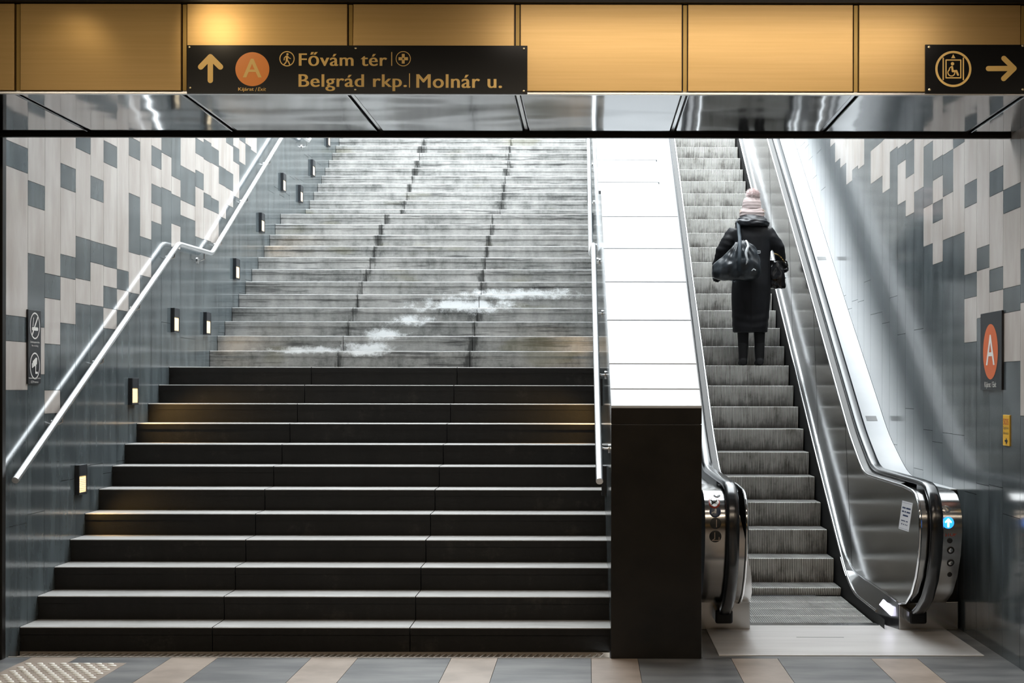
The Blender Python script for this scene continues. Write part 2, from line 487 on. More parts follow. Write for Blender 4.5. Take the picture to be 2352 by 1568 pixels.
while y > -6:
    zz = 1.6 + rr.uniform(-.2, .2)
    cr.append((y - .32, y, [(-.05, zz), (2.2, 2.2 + rr.choice([.16, .32]))])); y -= .32
wr = wall_cols(XR, cr, -7, 27, 6.6, 1, 2, None)
tag(wr.build('wall_right', ['stone_dark', 'stone_light', 'joint']), 'polished stone mosaic wall right of the escalator', 'wall', kind='structure')

# hall shell around the camera and the street deck on top of it
mb = MB(); mb.box(-9.2, XR, -7, YB + .05, 3.80, 3.95)
tag(mb.build('ceiling', 'plaster_dark'), 'dark ceiling of the station hall', 'ceiling', kind='structure')
mb = MB(); mb.box(-9.4, 3, -7.3, -7, -.06, 3.95); mb.box(-9.4, -9.0, -7, 9.4, -.06, 3.95)
tag(mb.build('wall_back', 'hall_wall'), 'dark back and side walls of the station hall', 'wall', kind='structure')
mb = MB(); mb.box(-9, XR - .02, -6.99, -6.95, 1.5, 2.9); tag(mb.build('trim_reflector', 'gold_panel'), 'unseen gold band added on the far hall wall for reflections', 'wall trim', kind='structure')  # added gold reflector for the newels to mirror
mb = MB(); mb.box(-9.4, -3.64, 9.40, 9.7, -.06, 3.95)
tag(mb.build('wall_front', 'hall_wall'), 'dark hall wall facing the camera beyond the left edge', 'wall', kind='structure')
TOPW = 9.0
mb = MB(); mb.box(-12, 12, 27.2, 27.6, -.7, 8.0); mb.box(-4, 3, 9.0, 27.3, -.7, -.5)  # added end wall and ground sheet, keeping out sky reflection and leaks
tag(mb.build('wall_sky_blocker', 'concrete'), 'unseen dark wall added beyond the stairs to block low sky', 'wall', kind='structure')
mb = MB(); mb.box(-12, 12, -7.3, YR - .02, 3.97, TOPW); mb.box(-12, 12, YR - .02, 11.7, TOPW - .35, TOPW); mb.box(-12, XL - .36, YR - .02, 30, 5.0, 5.3); mb.box(XR + .36, 12, YR - .02, 30, 5.0, 5.3)  # extra height and overhang added to keep steep sky off lower risers
tag(mb.build('slab', 'concrete'), 'street slab above the station hall, raised with an added overhang to block sky', 'slab', kind='structure')

# ------------------------------------------------------------------ beam with gold fascia and mirror soffit
beam = MB(); beam.box(-9, XR - .005, YB + .03, YR - .03, SILL + .03, 3.96)
bo = beam.build('beam', 'dark_metal')
tag(bo, 'gold clad beam across the top with a mirror steel underside', 'beam', kind='structure')
PITCH = 385.5
xb = [1183 + PITCH * i for i in range(-4, 4)]          # joints between panels in the photo
def fx(x): return (x - XV) * YB / F
FT = H + (890 - 10) * YB / F
joints = [fx(v) for v in (-347, 38, 421, 803, 1187, 1572, 1965, 2350, 2736)]
for a, b in zip(joints, joints[1:]):
    if a > XR: break
    b2 = min(b - .016, XR - .01)
    if b2 - a < .1: continue
    mb = MB(); mb.box(a + .016, b2, YB, YB + .025, SILL + .018, FT)
    mb.build('fascia_panel', 'gold_panel', bo, bevel=.003)
    mb = MB(); mb.box(a + .018, min(b - .018, XR - .008), YB + .02, YR - .035, SILL, SILL + .02)
    mb.build('soffit_panel', 'soffit', bo, bevel=.004)
for a in [q for q in joints[1:] if q < XR - .05]:
    mb = MB(); mb.box(a - .010, a + .012, YB + .012, YB + .03, SILL + .02, FT); mb.build('mullion', 'gold_post', bo, bevel=.002)
    mb = MB(); mb.box(a - .009, a + .009, YB + .02, YR - .03, SILL + .012, SILL + .03); mb.build('soffit_strip', 'steel', bo)
mb = MB(); mb.box(-9, XR - .005, YR - .035, YR, SILL - .022, SILL + .25); mb.build('edge_trim', 'dark_metal', bo, bevel=.003)
mb = MB(); mb.box(-9, XR - .005, YB - .004, YB + .02, SILL - .001, SILL + .013); mb.build('bottom_rail', 'steel', bo, bevel=.002)
mb = MB(); mb.box(-9, XR - .005, YB - .03, YB + .03, FT + .004, FT + .03); mb.build('shadow_gap_strip', 'dark_metal', bo)  # dark strip standing in for the shadow gap above the fascia
mb = MB(); mb.box(-9, XR - .005, YB - .06, YB + .03, FT + .034, 3.80); mb.build('cornice', 'gold_panel', bo)

# ------------------------------------------------------------------ direction sign
SY = YB - .004
Ux, Uz = Vector((1, 0, 0)), Vector((0, 0, 1))
def rect_prism(mb, x0, x1, y0, y1, Y, th, mi=0):
    a = at(x0, y1, Y); b = at(x1, y0, Y); mb.box(a.x, b.x, Y, Y + th, a.z, b.z, mi)
sg = empty('direction_sign', at(819, 217, SY), 'long black overhead sign with arrow, orange A badge and street names', 'sign')
mb = MB(); rect_prism(mb, 428, 1210, 105, 216, SY - .012, .012); mb.build('sign_board', 'black_panel', sg, bevel=.001)
Y1 = SY - .0135; YT = SY - .0145
pw = YT / F
def P(x, y): return at(x, y, YT)
mb = MB(); mb.stroke([P(482, 186), P(482, 136)], Ux, Uz, 12.5 * pw); mb.stroke([P(460, 155), P(482, 132), P(505, 155)], Ux, Uz, 13 * pw); mb.build('arrow', 'gold_letter', sg, fix=False)
mb = MB(); mb.disc(at(578.5, 160, Y1), Ux, Uz, 39 * pw, n=64)
bd = mb.build('badge', 'orange', sg, fix=False)
mb = MB(); mb.text('A', P(556.5, 179), Ux * 43.5 * pw, Uz * 43 * pw, bold=.016); mb.build('badge_letter', 'gold_letter', bd, fix=False)
for tx, px_, py_, w_, h_, nm in (('Fővám tér', 685, 152.5, 203, 32, 'square_name'), ('Belgrád rkp.', 684.5, 210, 249, 38.5, 'quay_name'), ('Molnár u.', 955, 202.5, 197, 31.5, 'street_name')):
    mb = MB(); mb.text(tx, P(px_, py_), Ux * w_ * pw, Uz * h_ * pw, bold=.022, space=1.06); mb.build(nm, 'gold_letter', sg, fix=False)
mb = MB(); mb.text('Kijárat', P(546, 212), Ux * 36 * pw, Uz * 10 * pw, bold=.02); mb.text('/', P(585, 211), Ux * 4 * pw, Uz * 9 * pw); mb.text('Exit', P(591, 210), Ux * 19 * pw, Uz * 8.5 * pw, shear=.2)
mb.build('exit_caption', 'gold_letter', sg, fix=False)
for a, b, c in ((898.5, 121, 151), (939.5, 170, 201)):
    mb = MB(); mb.stroke([P(a, b), P(a, c)], Ux, Uz, 2.1 * pw); mb.build('divider_line', 'gold_letter', sg, fix=False)
mb = MB(); mb.disc(P(658, 136), Ux, Uz, 17.5 * pw, 15.3 * pw)
mb.disc(P(659, 125.5), Ux, Uz, 2.6 * pw, n=16)
for pts, w in (([(658, 131), (657.5, 139)], 5), ([(657, 139), (656, 144), (651, 149.5)], 2.8), ([(658.5, 139), (662, 144), (664, 149)], 2.8), ([(656, 130), (652, 134), (651.5, 139)], 2), ([(659.5, 130), (662.5, 134), (666, 135.5)], 2)):
    mb.stroke([P(*q) for q in pts], Ux, Uz, w * pw)
mb.build('pedestrian_symbol', 'gold_letter', sg, fix=False)
mb = MB(); mb.disc(P(925, 135.5), Ux, Uz, 17.3 * pw, 15.7 * pw)
for q in ((918.8, 135.5), (931.2, 135.5)): mb.box(*sum(([at(q[0] - 4.6, 0, YT).x, at(q[0] + 4.6, 0, YT).x], [YT - .0002, YT + .0002], [P(0, 139).z, P(0, 132).z]), []))
for q in (129.0, 142): mb.box(P(921.7, 0).x, P(928.3, 0).x, YT - .0002, YT + .0002, P(0, q + 4.6).z, P(0, q - 4.6).z)
mb.build('pharmacy_cross', 'gold_letter', sg, fix=False)
for q in ((434, 110), (436, 203.5), (816, 112), (815, 207), (1202, 112), (1202, 209.5)):
    mb = MB(); c = P(*q); mb.tube([c + Vector((0, .003, 0)), c - Vector((0, .004, 0)), c - Vector((0, .005, 0))], [.006, .006, .004], 12); mb.build('screw', 'screw', sg, smooth=50)

lg = empty('lift_sign', at(2240, 213, SY), 'black overhead sign with wheelchair lift symbol and right arrow', 'sign')
mb = MB(); a = at(2124, 213, SY - .012); mb.box(a.x, min(at(2358, 0, SY).x, XR - .02), SY - .012, SY, a.z, at(0, 101, SY - .012).z); mb.build('sign_board', 'black_panel', lg, bevel=.001)
mb = MB()
mb.disc(P(2188.5, 157), Ux, Uz, 41.5 * pw, 36.3 * pw, n=64)
for q in (2165.2, 2211.5): mb.stroke([P(q, 132), P(q, 181.5)], Ux, Uz, 3 * pw)
mb.face([P(2183.5, 132.2), P(2193.2, 132.2), P(2188.3, 123)])
mb.stroke([P(2171.5, 136.5), P(2205.5, 136.5), P(2205.5, 177.5), P(2171.5, 177.5), P(2171.5, 136.5)], Ux, Uz, 2.8 * pw)
mb.disc(P(2186.6, 145), Ux, Uz, 3.9 * pw, n=20)
arc = [P(2184 + 8 * math.cos(q), 165.3 + 8 * math.sin(q)) for q in [math.radians(t) for t in range(-35, 236, 18)]]
mb.stroke(arc, Ux, Uz, 2.5 * pw)
mb.stroke([P(2185.5, 152), P(2187, 162.5), P(2195.5, 161.5), P(2199, 170.5)], Ux, Uz, 4.6 * pw)
mb.stroke([P(2183.5, 152), P(2179.5, 155.5), P(2179, 160)], Ux, Uz, 2.3 * pw)
mb.build('lift_symbol', 'gold_letter', lg, fix=False)
mb = MB(); mb.stroke([P(2269, 156), P(2324, 155.6)], Ux, Uz, 12 * pw); mb.stroke([P(2304.5, 132.5), P(2328, 155.5), P(2304, 179)], Ux, Uz, 12 * pw); mb.build('arrow', 'gold_letter', lg, fix=False)
for q in ((2132.5, 107), (2133.5, 205), (2348, 103.5), (2348, 204)):
    mb = MB(); c = P(*q); mb.tube([c + Vector((0, .003, 0)), c - Vector((0, .004, 0)), c - Vector((0, .005, 0))], [.007, .007, .004], 12); mb.build('screw', 'screw', lg, smooth=50)

# ------------------------------------------------------------------ wall signs
def onwall(x, y, X):
    Y, z = onx(x, y, X); return Vector((X, Y, z))
Vy = Vector((0, 1, 0)); Vny = Vector((0, -1, 0))
# right wall: exit A
c = Vector((XR - .02, 9.685, 1.925))
es = empty('exit_sign', (XR, 9.685, 1.67), 'upright black sign with orange A disc on the right wall', 'sign')
mb = MB(); mb.box(XR - .018, XR - .004, 9.43, 9.94, 1.675, 2.175); mb.build('sign_board', 'navy_black', es, bevel=.001)
mb = MB(); mb.disc(Vector((XR - .019, 9.69, 1.921)), Vny, Uz, .178, n=64); bd = mb.build('badge', 'orange_red', es, fix=False)
mb = MB(); mb.text('A', Vector((XR - .0196, 9.69 + .105, 1.835)), Vny * .21, Uz * .195, bold=.012); mb.build('badge_letter', 'white_letter', bd, fix=False)
mb = MB(); mb.text('Kijárat / Exit', Vector((XR - .019, 9.69 + .14, 1.682)), Vny * .28, Uz * .046, bold=.01); mb.build('lettering', 'white_letter', es, fix=False)
# right wall: SOS
so = empty('emergency_sign', (XR, 9.33, 1.3), 'small yellow SOS notice low on the right wall', 'sign')
y0, y1 = onx(2308, 0, XR)[0], onx(2323, 0, XR)[0]
zt, zb = onx(2315, 951, XR)[1], onx(2315, 1022, XR)[1]
mb = MB(); mb.box(XR - .012, XR - .004, y1, y0, zb, zt); mb.build('sign_board', 'yellow', so, bevel=.002)
w = y0 - y1; hh = zt - zb; o = Vector((XR - .013, y0 - w * .1, zb))
mb = MB(); mb.text('SOS', o + Uz * hh * .68, Vny * w * .8, Uz * hh * .2, bold=.005); mb.build('sos_letters', 'red_letter', so, fix=False)
mb = MB(); mb.text('Segélyhívó', o + Uz * hh * .51, Vny * w * .8, Uz * hh * .12); mb.text('információ', o + Uz * hh * .37, Vny * w * .8, Uz * hh * .09); mb.build('small_print', 'black_letter', so, fix=False); mb = MB()
q = Vector((XR - .013, (y0 + y1) / 2, zb + hh * .16))
mb.stroke([q + Vy * w * .14, q + Vny * w * .2], Vny, Uz, hh * .07); mb.stroke([q + Vny * w * .05 + Uz * hh * .075, q + Vny * w * .2, q + Vny * w * .05 - Uz * hh * .075], Vny, Uz, hh * .06)
mb.build('arrow', 'black_letter', so, fix=False)
# left wall: no smoking and camera notice
ns = empty('prohibition_sign', (XL, 9.83, 1.70), 'tall black sign with no smoking and camera symbols on the left wall', 'sign')
mb = MB(); mb.box(XL + .004, XL + .016, 9.715, 9.94, 1.705, 2.185); mb.build('sign_board', 'navy_black', ns, bevel=.001)
XS = XL + .0172
def L(y, z): return Vector((XS, y, z))
mb = MB(); c1 = L(9.829, 2.083); r1 = .087
mb.disc(c1, Vy, Uz, r1, r1 - .009); d = r1 - .004
mb.stroke([c1 + Vy * -d * .62 - Uz * d * .75, c1 + Vy * d * .62 + Uz * d * .75], Vy, Uz, .014)
mb.stroke([c1 + Vy * -.045 - Uz * .02, c1 + Vy * .045 - Uz * .02], Vy, Uz, .022); mb.stroke([c1 + Vy * -.04 - Uz * .0, c1 + Vy * -.025 + Uz * .05], Vy, Uz, .008)
mb.build('no_smoking_symbol', 'white_letter', ns, fix=False)
mb = MB(); c2 = L(9.829, 1.822); mb.disc(c2, Vy, Uz, r1, r1 - .009)
mb.face([c2 + Vy * -.04 + Uz * .03, c2 + Vy * -.03 - Uz * .01, c2 + Vy * .035 + Uz * .012, c2 + Vy * .04 + Uz * .05, c2 + Vy * .02 + Uz * .055])
mb.face([c2 + Vy * -.055 + Uz * .015, c2 + Vy * -.05 - Uz * .015, c2 + Vy * -.034 - Uz * .012, c2 + Vy * -.042 + Uz * .02])
mb.stroke([c2 + Vy * .012 + Uz * .005, c2 + Vy * .012 - Uz * .045, c2 + Vy * .045 - Uz * .045], Vy, Uz, .014)
mb.build('camera_symbol', 'white_letter', ns, fix=False)
mb = MB(); mb.text('Dohányozni tilos', L(9.75, 1.967), Vy * .16, Uz * .016); mb.text('No smoking', L(9.775, 1.945), Vy * .11, Uz * .014); mb.build('no_smoking_caption', 'white_letter', ns, fix=False); mb = MB()
mb.text('Kamerával megfigyelt terület', L(9.725, 1.712 + .022), Vy * .205, Uz * .014); mb.text('CCTV camera', L(9.76, 1.711), Vy * .13, Uz * .013)
mb.build('camera_caption', 'white_letter', ns, fix=False)

# ------------------------------------------------------------------ staircase
PL = lambda Y: .138 - .0145 * (Y - 9.377)              # left face of the parapet
st = empty('staircase', (-1.75, 9.6, 0), 'wide stone staircase in three flights, dark below and weathered grey above', 'stairs')
steps = []
for i in range(12): steps.append((9.604 + .31 * i, .155 * (i + 1), .31))
steps[-1] = (steps[-1][0], 1.86, 1.385)
for i in range(12): steps.append((14.40 + .3 * i, 2.033 + .1535 * i, .30))
steps[-1] = (steps[-1][0], steps[-1][1], 19.25 - steps[-1][0])
for i in range(12): steps.append((19.25 + .287 * i, 3.96 + .1475 * i, .287))
steps[-1] = (steps[-1][0], steps[-1][1], 4.4)
cuts = [XL + .004, -2.40, -1.14, None]
prev = 0
for i, (Y, z, t) in enumerate(steps):
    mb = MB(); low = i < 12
    xr = PL(Y) + .012
    xsx = [XL + .004, -2.40, -1.14, xr]
    drop = .012 if t > 1 else 0
    zn = steps[i + 1][1] if i + 1 < len(steps) else z
    rise_end = (z + .018) if t > 1 and i < 30 else z
    slab = .048
    for a, b in zip(xsx, xsx[1:]):
        a += .003; b -= .003
        # tread slab: front edge, top, sloping a little on the landings
        ye = Y + t + .03
        ns_ = 7; front = []
        pr = [(Y, z - slab), (Y, z - .006), (Y + .002, z - .002), (Y + .006, z), (ye, rise_end), (ye, rise_end - slab)]
        k = mb.add([(a, q[0], q[1]) for q in pr]); k2 = mb.add([(b, q[0], q[1]) for q in pr]); n = len(pr)
        for j in range(n):
            jj = (j + 1) % n
            mi = 1 if j in (1, 2, 3) else 0
            mb.idx((k + j, k2 + j, k2 + jj, k + jj), mi)
        mb.idx([k + j for j in range(n)], 0); mb.idx([k2 + j for j in range(n - 1, -1, -1)], 0)
        mb.box(a, b, Y + .008, Y + .06, prev - .05, z - slab + .001, 0)
    mb.box(XL + .004, xr, Y + .06, Y + t + .03, min(prev, z - .3) - .1, z - slab - .004, 2)
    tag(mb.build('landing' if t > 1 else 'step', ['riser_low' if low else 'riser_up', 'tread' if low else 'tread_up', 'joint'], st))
    prev = rise_end

# drain grate at the foot of the stairs
gr = empty('drain_grate', (-1.75, 9.5, 0), 'long slotted drain grate on the floor along the foot of the stairs', 'drain grate')
mb = MB()
for k in range(90):
    x0 = XL + .03 + k * .0415
    if x0 > .08: break
    mb.prism([(x0, 9.415, -.014), (x0 + .006, 9.415, -.014), (x0 + .046, 9.592, -.014), (x0 + .04, 9.592, -.014)], (0, 0, .007))
mb.build('bars', 'grate_metal', gr)
mb = MB(); mb.box(XL + .01, PL(9.4) - .004, 9.397, 9.413, -.04, .0015); mb.box(XL + .01, PL(9.4) - .004, 9.594, 9.603, -.04, 0); mb.build('frame', 'grate_metal', gr)

# tactile paving
tp = empty('tactile_paving', (-3.14, 8.8, 0), 'patch of pale raised tactile studs on the floor before the stairs', 'tactile paving')
mb = MB(); mb.box(-3.47, -2.82, 8.42, 9.19, .0, .003); mb.build('paving_slab', 'floor_tan', tp, bevel=.001)
sm = MB(); R = []
for (r, z) in ((.0185, 0), (.018, .002), (.0155, .0045), (.010, .006), (.004, .0064)):
    R.append([(r * math.cos(2 * math.pi * k / 14) * 1.15, r * math.sin(2 * math.pi * k / 14), z) for k in range(14)])
sm.rings(R); sme = sm.mesh('stud', 'stud', smooth=60)
for r in range(11):
    y = 9.15 - .062 * r
    x0 = -3.405 + (.0355 if r % 2 else 0)
    for k in range(8):
        local('stud', sme, tp, Vector((x0 + .0715 * k, y, .003)) - tp.location)

# ------------------------------------------------------------------ parapet between stairs and escalator
pa = empty('parapet', (.42, 9.4, 0), 'sloping white clad parapet with a black end face between stairs and escalator', 'parapet')
PXR = .702; PY0 = 9.377; SLP = .577
ptop = lambda Y: 1.572 + SLP * (Y - PY0)
YE = 20.5
mb = MB()
core = [(PY0 + .02, 0), (PY0 + .02, 1.55), (YE, ptop(YE) - .03), (YE, 0)]
mb.face([(PL(a) + .004, a, b) for a, b in core]); mb.face([(PXR - .004, a, b) for a, b in core][::-1])
for i in range(4):
    j = (i + 1) % 4; (a, b), (c, d) = core[i], core[j]
    mb.face([(PL(a) + .004, a, b), (PXR - .004, a, b), (PXR - .004, c, d), (PL(c) + .004, c, d)])
mb.build('core', 'stone_dark', pa)
mb = MB(); mb.box(PL(PY0), PXR, PY0, PY0 + .02, 0, 1.457); mb.build('end_panel', 'black_stone', pa, bevel=.002)
mb = MB(); mb.box(PL(PY0), PXR, PY0, PY0 + .02, 1.46, 1.56); mb.build('end_cap', 'black_stone', pa, bevel=.002)
js = [PY0, 9.56, 9.845, 10.38, 10.9, 11.4, 11.92, 12.42]
def slope_panel(a, b, xl0, xl1, xr0, xr1, dz, th, name, mt='white_clad'):
    mb = MB(); g = .0045
    a += g; b -= g
    pts = [(xl0, a, ptop(a) + dz), (xr0, a, ptop(a) + dz), (xr1, b, ptop(b) + dz), (xl1, b, ptop(b) + dz)]
    mb.prism(pts, (0, 0, -th)); mb.build(name, mt, pa, bevel=.003)
for a, b in zip(js, js[1:]): slope_panel(a - (.003 if a == PY0 else 0), b, PL(a), PL(b), PXR, PXR, 0, .03, 'cladding_panel')
ju = [12.42, 12.58, 13.02, 13.5, 14.0, 14.5, 15.0, 15.5, 16.0, 16.5, 17, 17.5, 18, 18.5, 19, 19.5, 20, YE]
for a, b in zip(ju, ju[1:]): slope_panel(a, b, PL(a) - .018, PL(b) - .018, .585, .575, -.02, .03, 'upper_panel')
slope_panel(12.42, YE, .60, .59, PXR, PXR, -.02, .03, 'edge_strip')

# ------------------------------------------------------------------ escalator
SX0, SX1 = 1.118, 2.057
nose = lambda Y: .262 + .577 * (Y - 12.6)
ec = empty('escalator', (1.588, 10.6, 0), 'escalator with ribbed metal steps and black handrails right of the stairs', 'escalator')
# one step, shared by all copies
def step_mesh(rise):
    mb = MB(); n = 62; wdt = SX1 - SX0 - .012; p = wdt / n; d = .0035
    path = [(.349, -.001, 'z'), (.028, 0, 'z'), (.0, 0, 'z'), (-.004, -.004, 'y'), (-.002, -rise * .35, 'y'), (.008, -rise * .7, 'y'), (.022, -rise - .004, 'y')]
    prof = []
    for k in range(n):
        x = -wdt / 2 + k * p
        prof += [(x, 1), (x + p * .12, 0), (x + p * .66, 0), (x + p * .78, 1)]
    prof.append((wdt / 2, 1))
    rows = []
    for (y, z, ax) in path:
        rows.append([(x, y + (d * dd if ax == 'y' else 0), z - (d * dd if ax == 'z' else 0)) for (x, dd) in prof])
    ks = [mb.add(r) for r in rows]
    for a, b in zip(ks, ks[1:]):
        for i in range(len(prof) - 1):
            dark = prof[i][1] == 1 and prof[i + 1][1] == 1
            edge = i > len(prof) - 4
            mb.idx((a + i, a + i + 1, b + i + 1, b + i), 1 if dark else (2 if edge else (3 if a == ks[0] else 0)))
    mb.box(-wdt / 2, wdt / 2, .03, .35, -.05, -.012, 1)
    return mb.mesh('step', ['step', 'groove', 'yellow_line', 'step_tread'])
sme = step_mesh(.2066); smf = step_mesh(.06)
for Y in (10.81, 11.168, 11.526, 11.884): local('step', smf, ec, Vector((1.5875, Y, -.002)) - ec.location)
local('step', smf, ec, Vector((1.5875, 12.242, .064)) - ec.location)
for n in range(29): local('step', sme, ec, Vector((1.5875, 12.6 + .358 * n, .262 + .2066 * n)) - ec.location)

def interp(pl, Y):
    pl = sorted(pl)
    if Y <= pl[0][0]: return pl[0][1]
    for (a, b), (c, d) in zip(pl, pl[1:]):
        if Y <= c: return b + (d - b) * (Y - a) / (c - a)
    (a, b), (c, d) = pl[-2:]
    return d + (d - b) / (c - a) * (Y - c)
def smoothed(pl, Y, w=.22):
    return sum(interp(pl, Y + w * k / 4) * (5 - abs(k)) for k in range(-4, 5)) / 25
bar_pl = [(10.4, .075), (11.75, .078), (12.15, .19), (13.83, 1.11), (20.84, 5.13)]
pan_pl = [(10.4, .203), (12.2, .2), (12.67, .29), (14.04, 1.10), (21.0, 5.16)]
top_pl = [(9.9, 1.016), (11.78, 1.016), (12.42, 1.30), (18.2, 4.695)]
deck_pl = [(10.55, .975), (12.1, .975), (12.36, 1.03), (13.04, 1.285), (15.12, 2.481), (19.14, 4.85)]
YS = [10.5 + .12 * i for i in range(40)] + [15.5 + .5 * i for i in range(13)]
MID = (SX0 + SX1) / 2
nose_prof = [(10.42, .2), (10.2, .235), (10.02, .325), (9.89, .45), (9.80, .60), (9.765, .75), (9.775, .86), (9.82, .935), (9.90, .985), (10.0, 1.004), (10.12, 1.01)]
for s in (1, -1):
    X = lambda v: MID + s * (v - MID)                   # the left side mirrors the right
    side = 'right' if s > 0 else 'left'
    # skirt beside the steps, bright bar on top, sloping inner ledge
    mb = MB()
    A = [(X(2.062), y, -.2) for y in YS]; B = [(X(2.062), y, smoothed(bar_pl, y)) for y in YS]
    mb.strip(A, B); mb.build('skirt', 'skirt_black', ec, smooth=30)
    mb = MB()
    y0 = [y for y in YS if y > (10.85 if s > 0 else 11.1)]
    mb.tube([(X(2.074), y, smoothed(bar_pl, y) + .004) for y in y0], .010, 8); mb.build('skirt_rail', 'steel_bright', ec, smooth=60)
    mb = MB()
    yl = [y for y in YS if y > 10.78]
    if s < 0: yl = [y for y in YS if y > 10.95]
    A = [(X(2.158), 10.492, .0), (X(2.11), 10.66, .0), (X(2.074), 10.76, .06)] + [(X(2.07), y, smoothed(bar_pl, y)) for y in yl]
    B = [(X(2.158), 10.492, .2), (X(2.152), 10.62, .2), (X(2.148), 10.74, .201)] + [(X(2.146), y, smoothed(pan_pl, y)) for y in yl]
    if s < 0: A = A[3:]; B = B[3:]
    mb.strip(A, B); mb.build('inner_ledge', 'ledge_steel', ec, smooth=30)
    mb = MB(); mb.tube([(X(2.146), y, smoothed(pan_pl, y)) for y in YS], .006, 8); mb.build('ledge_trim', 'steel_bright', ec, smooth=60)
    # inner panel: level part with rounded end, then the incline
    lo = [(y, smoothed(pan_pl, y)) for y in YS]; hi = [(y, smoothed(top_pl, y) - .012) for y in YS]
    mb = MB()
    joints_y = [10.5, 12.3, 14.1, 15.9, 17.7, 21.6]
    mb.strip([(X(2.15), y, z) for y, z in lo], [(X(2.15), y, z) for y, z in hi])
    nose_in = [(y, z) for y, z in nose_prof]
    mb.face([(X(2.15), y, z) for y, z in nose_in] + [(X(2.15), 10.5, smoothed(top_pl, 10.5) - .012), (X(2.15), 10.5, smoothed(pan_pl, 10.5))])
    pn = mb.build('balustrade_panel', 'panel', ec, smooth=20)
    for jy in joints_y[1:-1]:
        mb = MB()
        z0, z1 = smoothed(pan_pl, jy), smoothed(top_pl, jy + .35) - .02
        mb.prism([(X(2.149), jy, z0), (X(2.149), jy + .006, z0), (X(2.149), jy + .35 + .006, z1), (X(2.149), jy + .35, z1)], (-s * .0008, 0, 0)); mb.build('panel_joint', 'joint', pn)
    # chrome trim along the top of the panel and round the nose
    pth = [(X(2.15), y, z) for y, z in nose_in] + [(X(2.15), y, smoothed(top_pl, y)) for y in [10.3] + YS]
    mb = MB(); mb.tube(pth, .011, 8); mb.build('panel_trim', 'steel_bright', ec, smooth=60)
    # handrail: C section carried along nose and incline
    cpath = [(10.36, .10), (10.30, .15), (10.15, .205), (9.98, .295), (9.845, .43), (9.755, .585), (9.715, .75), (9.728, .87), (9.785, .965), (9.88, 1.026), (10.0, 1.046), (10.2, 1.05)] + [(y, smoothed(top_pl, y) + .034) for y in YS]
    cs = [(-.041, -.012), (-.043, .0), (-.036, .015), (-.02, .021), (.02, .021), (.036, .015), (.043, 0), (.041, -.012)]
    R = []
    for i, (y, z) in enumerate(cpath):
        a = cpath[max(0, i - 1)]; b = cpath[min(len(cpath) - 1, i + 1)]
        t = Vector((b[0] - a[0], b[1] - a[1])).normalized(); nrm = Vector((-t.y, t.x))
        R.append([(X(2.245) + u, y + nrm.x * v, z + nrm.y * v) for (u, v) in cs])
    mb = MB(); mb.rings(R); mb.build('handrail', 'rubber', ec, smooth=50)
    # newel: curved steel nose on each side of the handrail, with base and inlet
    def nose_body(xa, xb, name, shrink=0.0):
        mb = MB()
        pr = [(y + shrink, z) for y, z in nose_prof] + [(10.75, 1.0), (10.75, .2)]
        if s > 0: mb.prism([(X(xa), y, z) for y, z in pr], (X(xb) - X(xa), 0, 0))
        else:
            inn = [1.09, 1.09, 1.086, 1.068, 1.036, 1.005, .978, .968, .975, .99, .995, 1.0, 1.09]      # the left nose flares towards the steps
            mb.rings([[(v, y, z) for v, (y, z) in zip(inn, pr)], [(X(xb), y, z) for y, z in pr]])
        return mb.build(name, 'newel_steel', ec, smooth=35)
    nose_body(2.156, 2.42, 'newel')
    mb = MB(); xi = X(2.16) if s > 0 else 1.124; mb.box(min(xi, X(2.575)), max(xi, X(2.575)), 10.49, 10.9, 0, .2); mb.build('newel_base', 'newel_steel', ec, bevel=.006)
    mb = MB(); mb.box(min(X(2.19), X(2.31)), max(X(2.19), X(2.31)), 10.28, 10.5, .075, .17); mb.build('handrail_inlet', 'black_panel', ec, bevel=.015)
    if s > 0:
        mb = MB(); mb.box(2.425, 2.592, 10.6, 10.64, 0, .972); mb.build('side_panel', 'dark_metal', ec, bevel=.003)
    # outer deck following the incline
    xo = 2.594 if s > 0 else MID + (MID - .708)
    A = [(X(2.22), y, smoothed(deck_pl, y)) for y in YS[1:]]; B = [(X(xo), y, smoothed(deck_pl, y)) for y in YS[1:]]
    A2 = [(p[0], p[1], p[2] - .02) for p in A]; B2 = [(p[0], p[1], p[2] - .02) for p in B]
    mb = MB(); mb.strip(A, B); mb.strip(A2, B2); mb.strip(B, B2); mb.strip(A, A2)
    mb.face([A[0], B[0], B2[0], A2[0]]); mb.build('outer_deck', 'white_steel', ec, smooth=20)
    # support under the handrail
    mb = MB(); mb.strip([(X(2.20), y, smoothed(top_pl, y) + .02) for y in YS], [(X(2.20), y, smoothed(deck_pl, y)) for y in YS]); mb.strip([(X(2.285), y, smoothed(top_pl, y) + .024) for y in YS], [(X(2.285), y, smoothed(deck_pl, y)) for y in YS])
    mb.strip([(X(2.155), y, smoothed(top_pl, y) + .002) for y in YS], [(X(2.21), y, smoothed(top_pl, y) + .012) for y in YS])
    mb.build('rail_guide', 'dark_metal', ec, smooth=20)
    # running light on the ledge
    def ledge(y, t):
        lo_ = Vector((X(2.11 - (.0 if y < 10.66 else (y - 10.66) * .3)), y, .0 if y < 10.66 else min(.07, (y - 10.66) * .6))); hi_ = Vector((X(2.151), y, .2))
        return lo_.lerp(hi_, t)
    mb = MB(); q = [ledge(10.60, .42), ledge(10.60, .72), ledge(10.84, .72), ledge(10.84, .42)]
    mb.prism([p + Vector((-s * .006, 0, .004)) for p in q], (s * .014, 0, -.006))
    if s > 0: mb.build('running_light', 'white_lamp', ec)

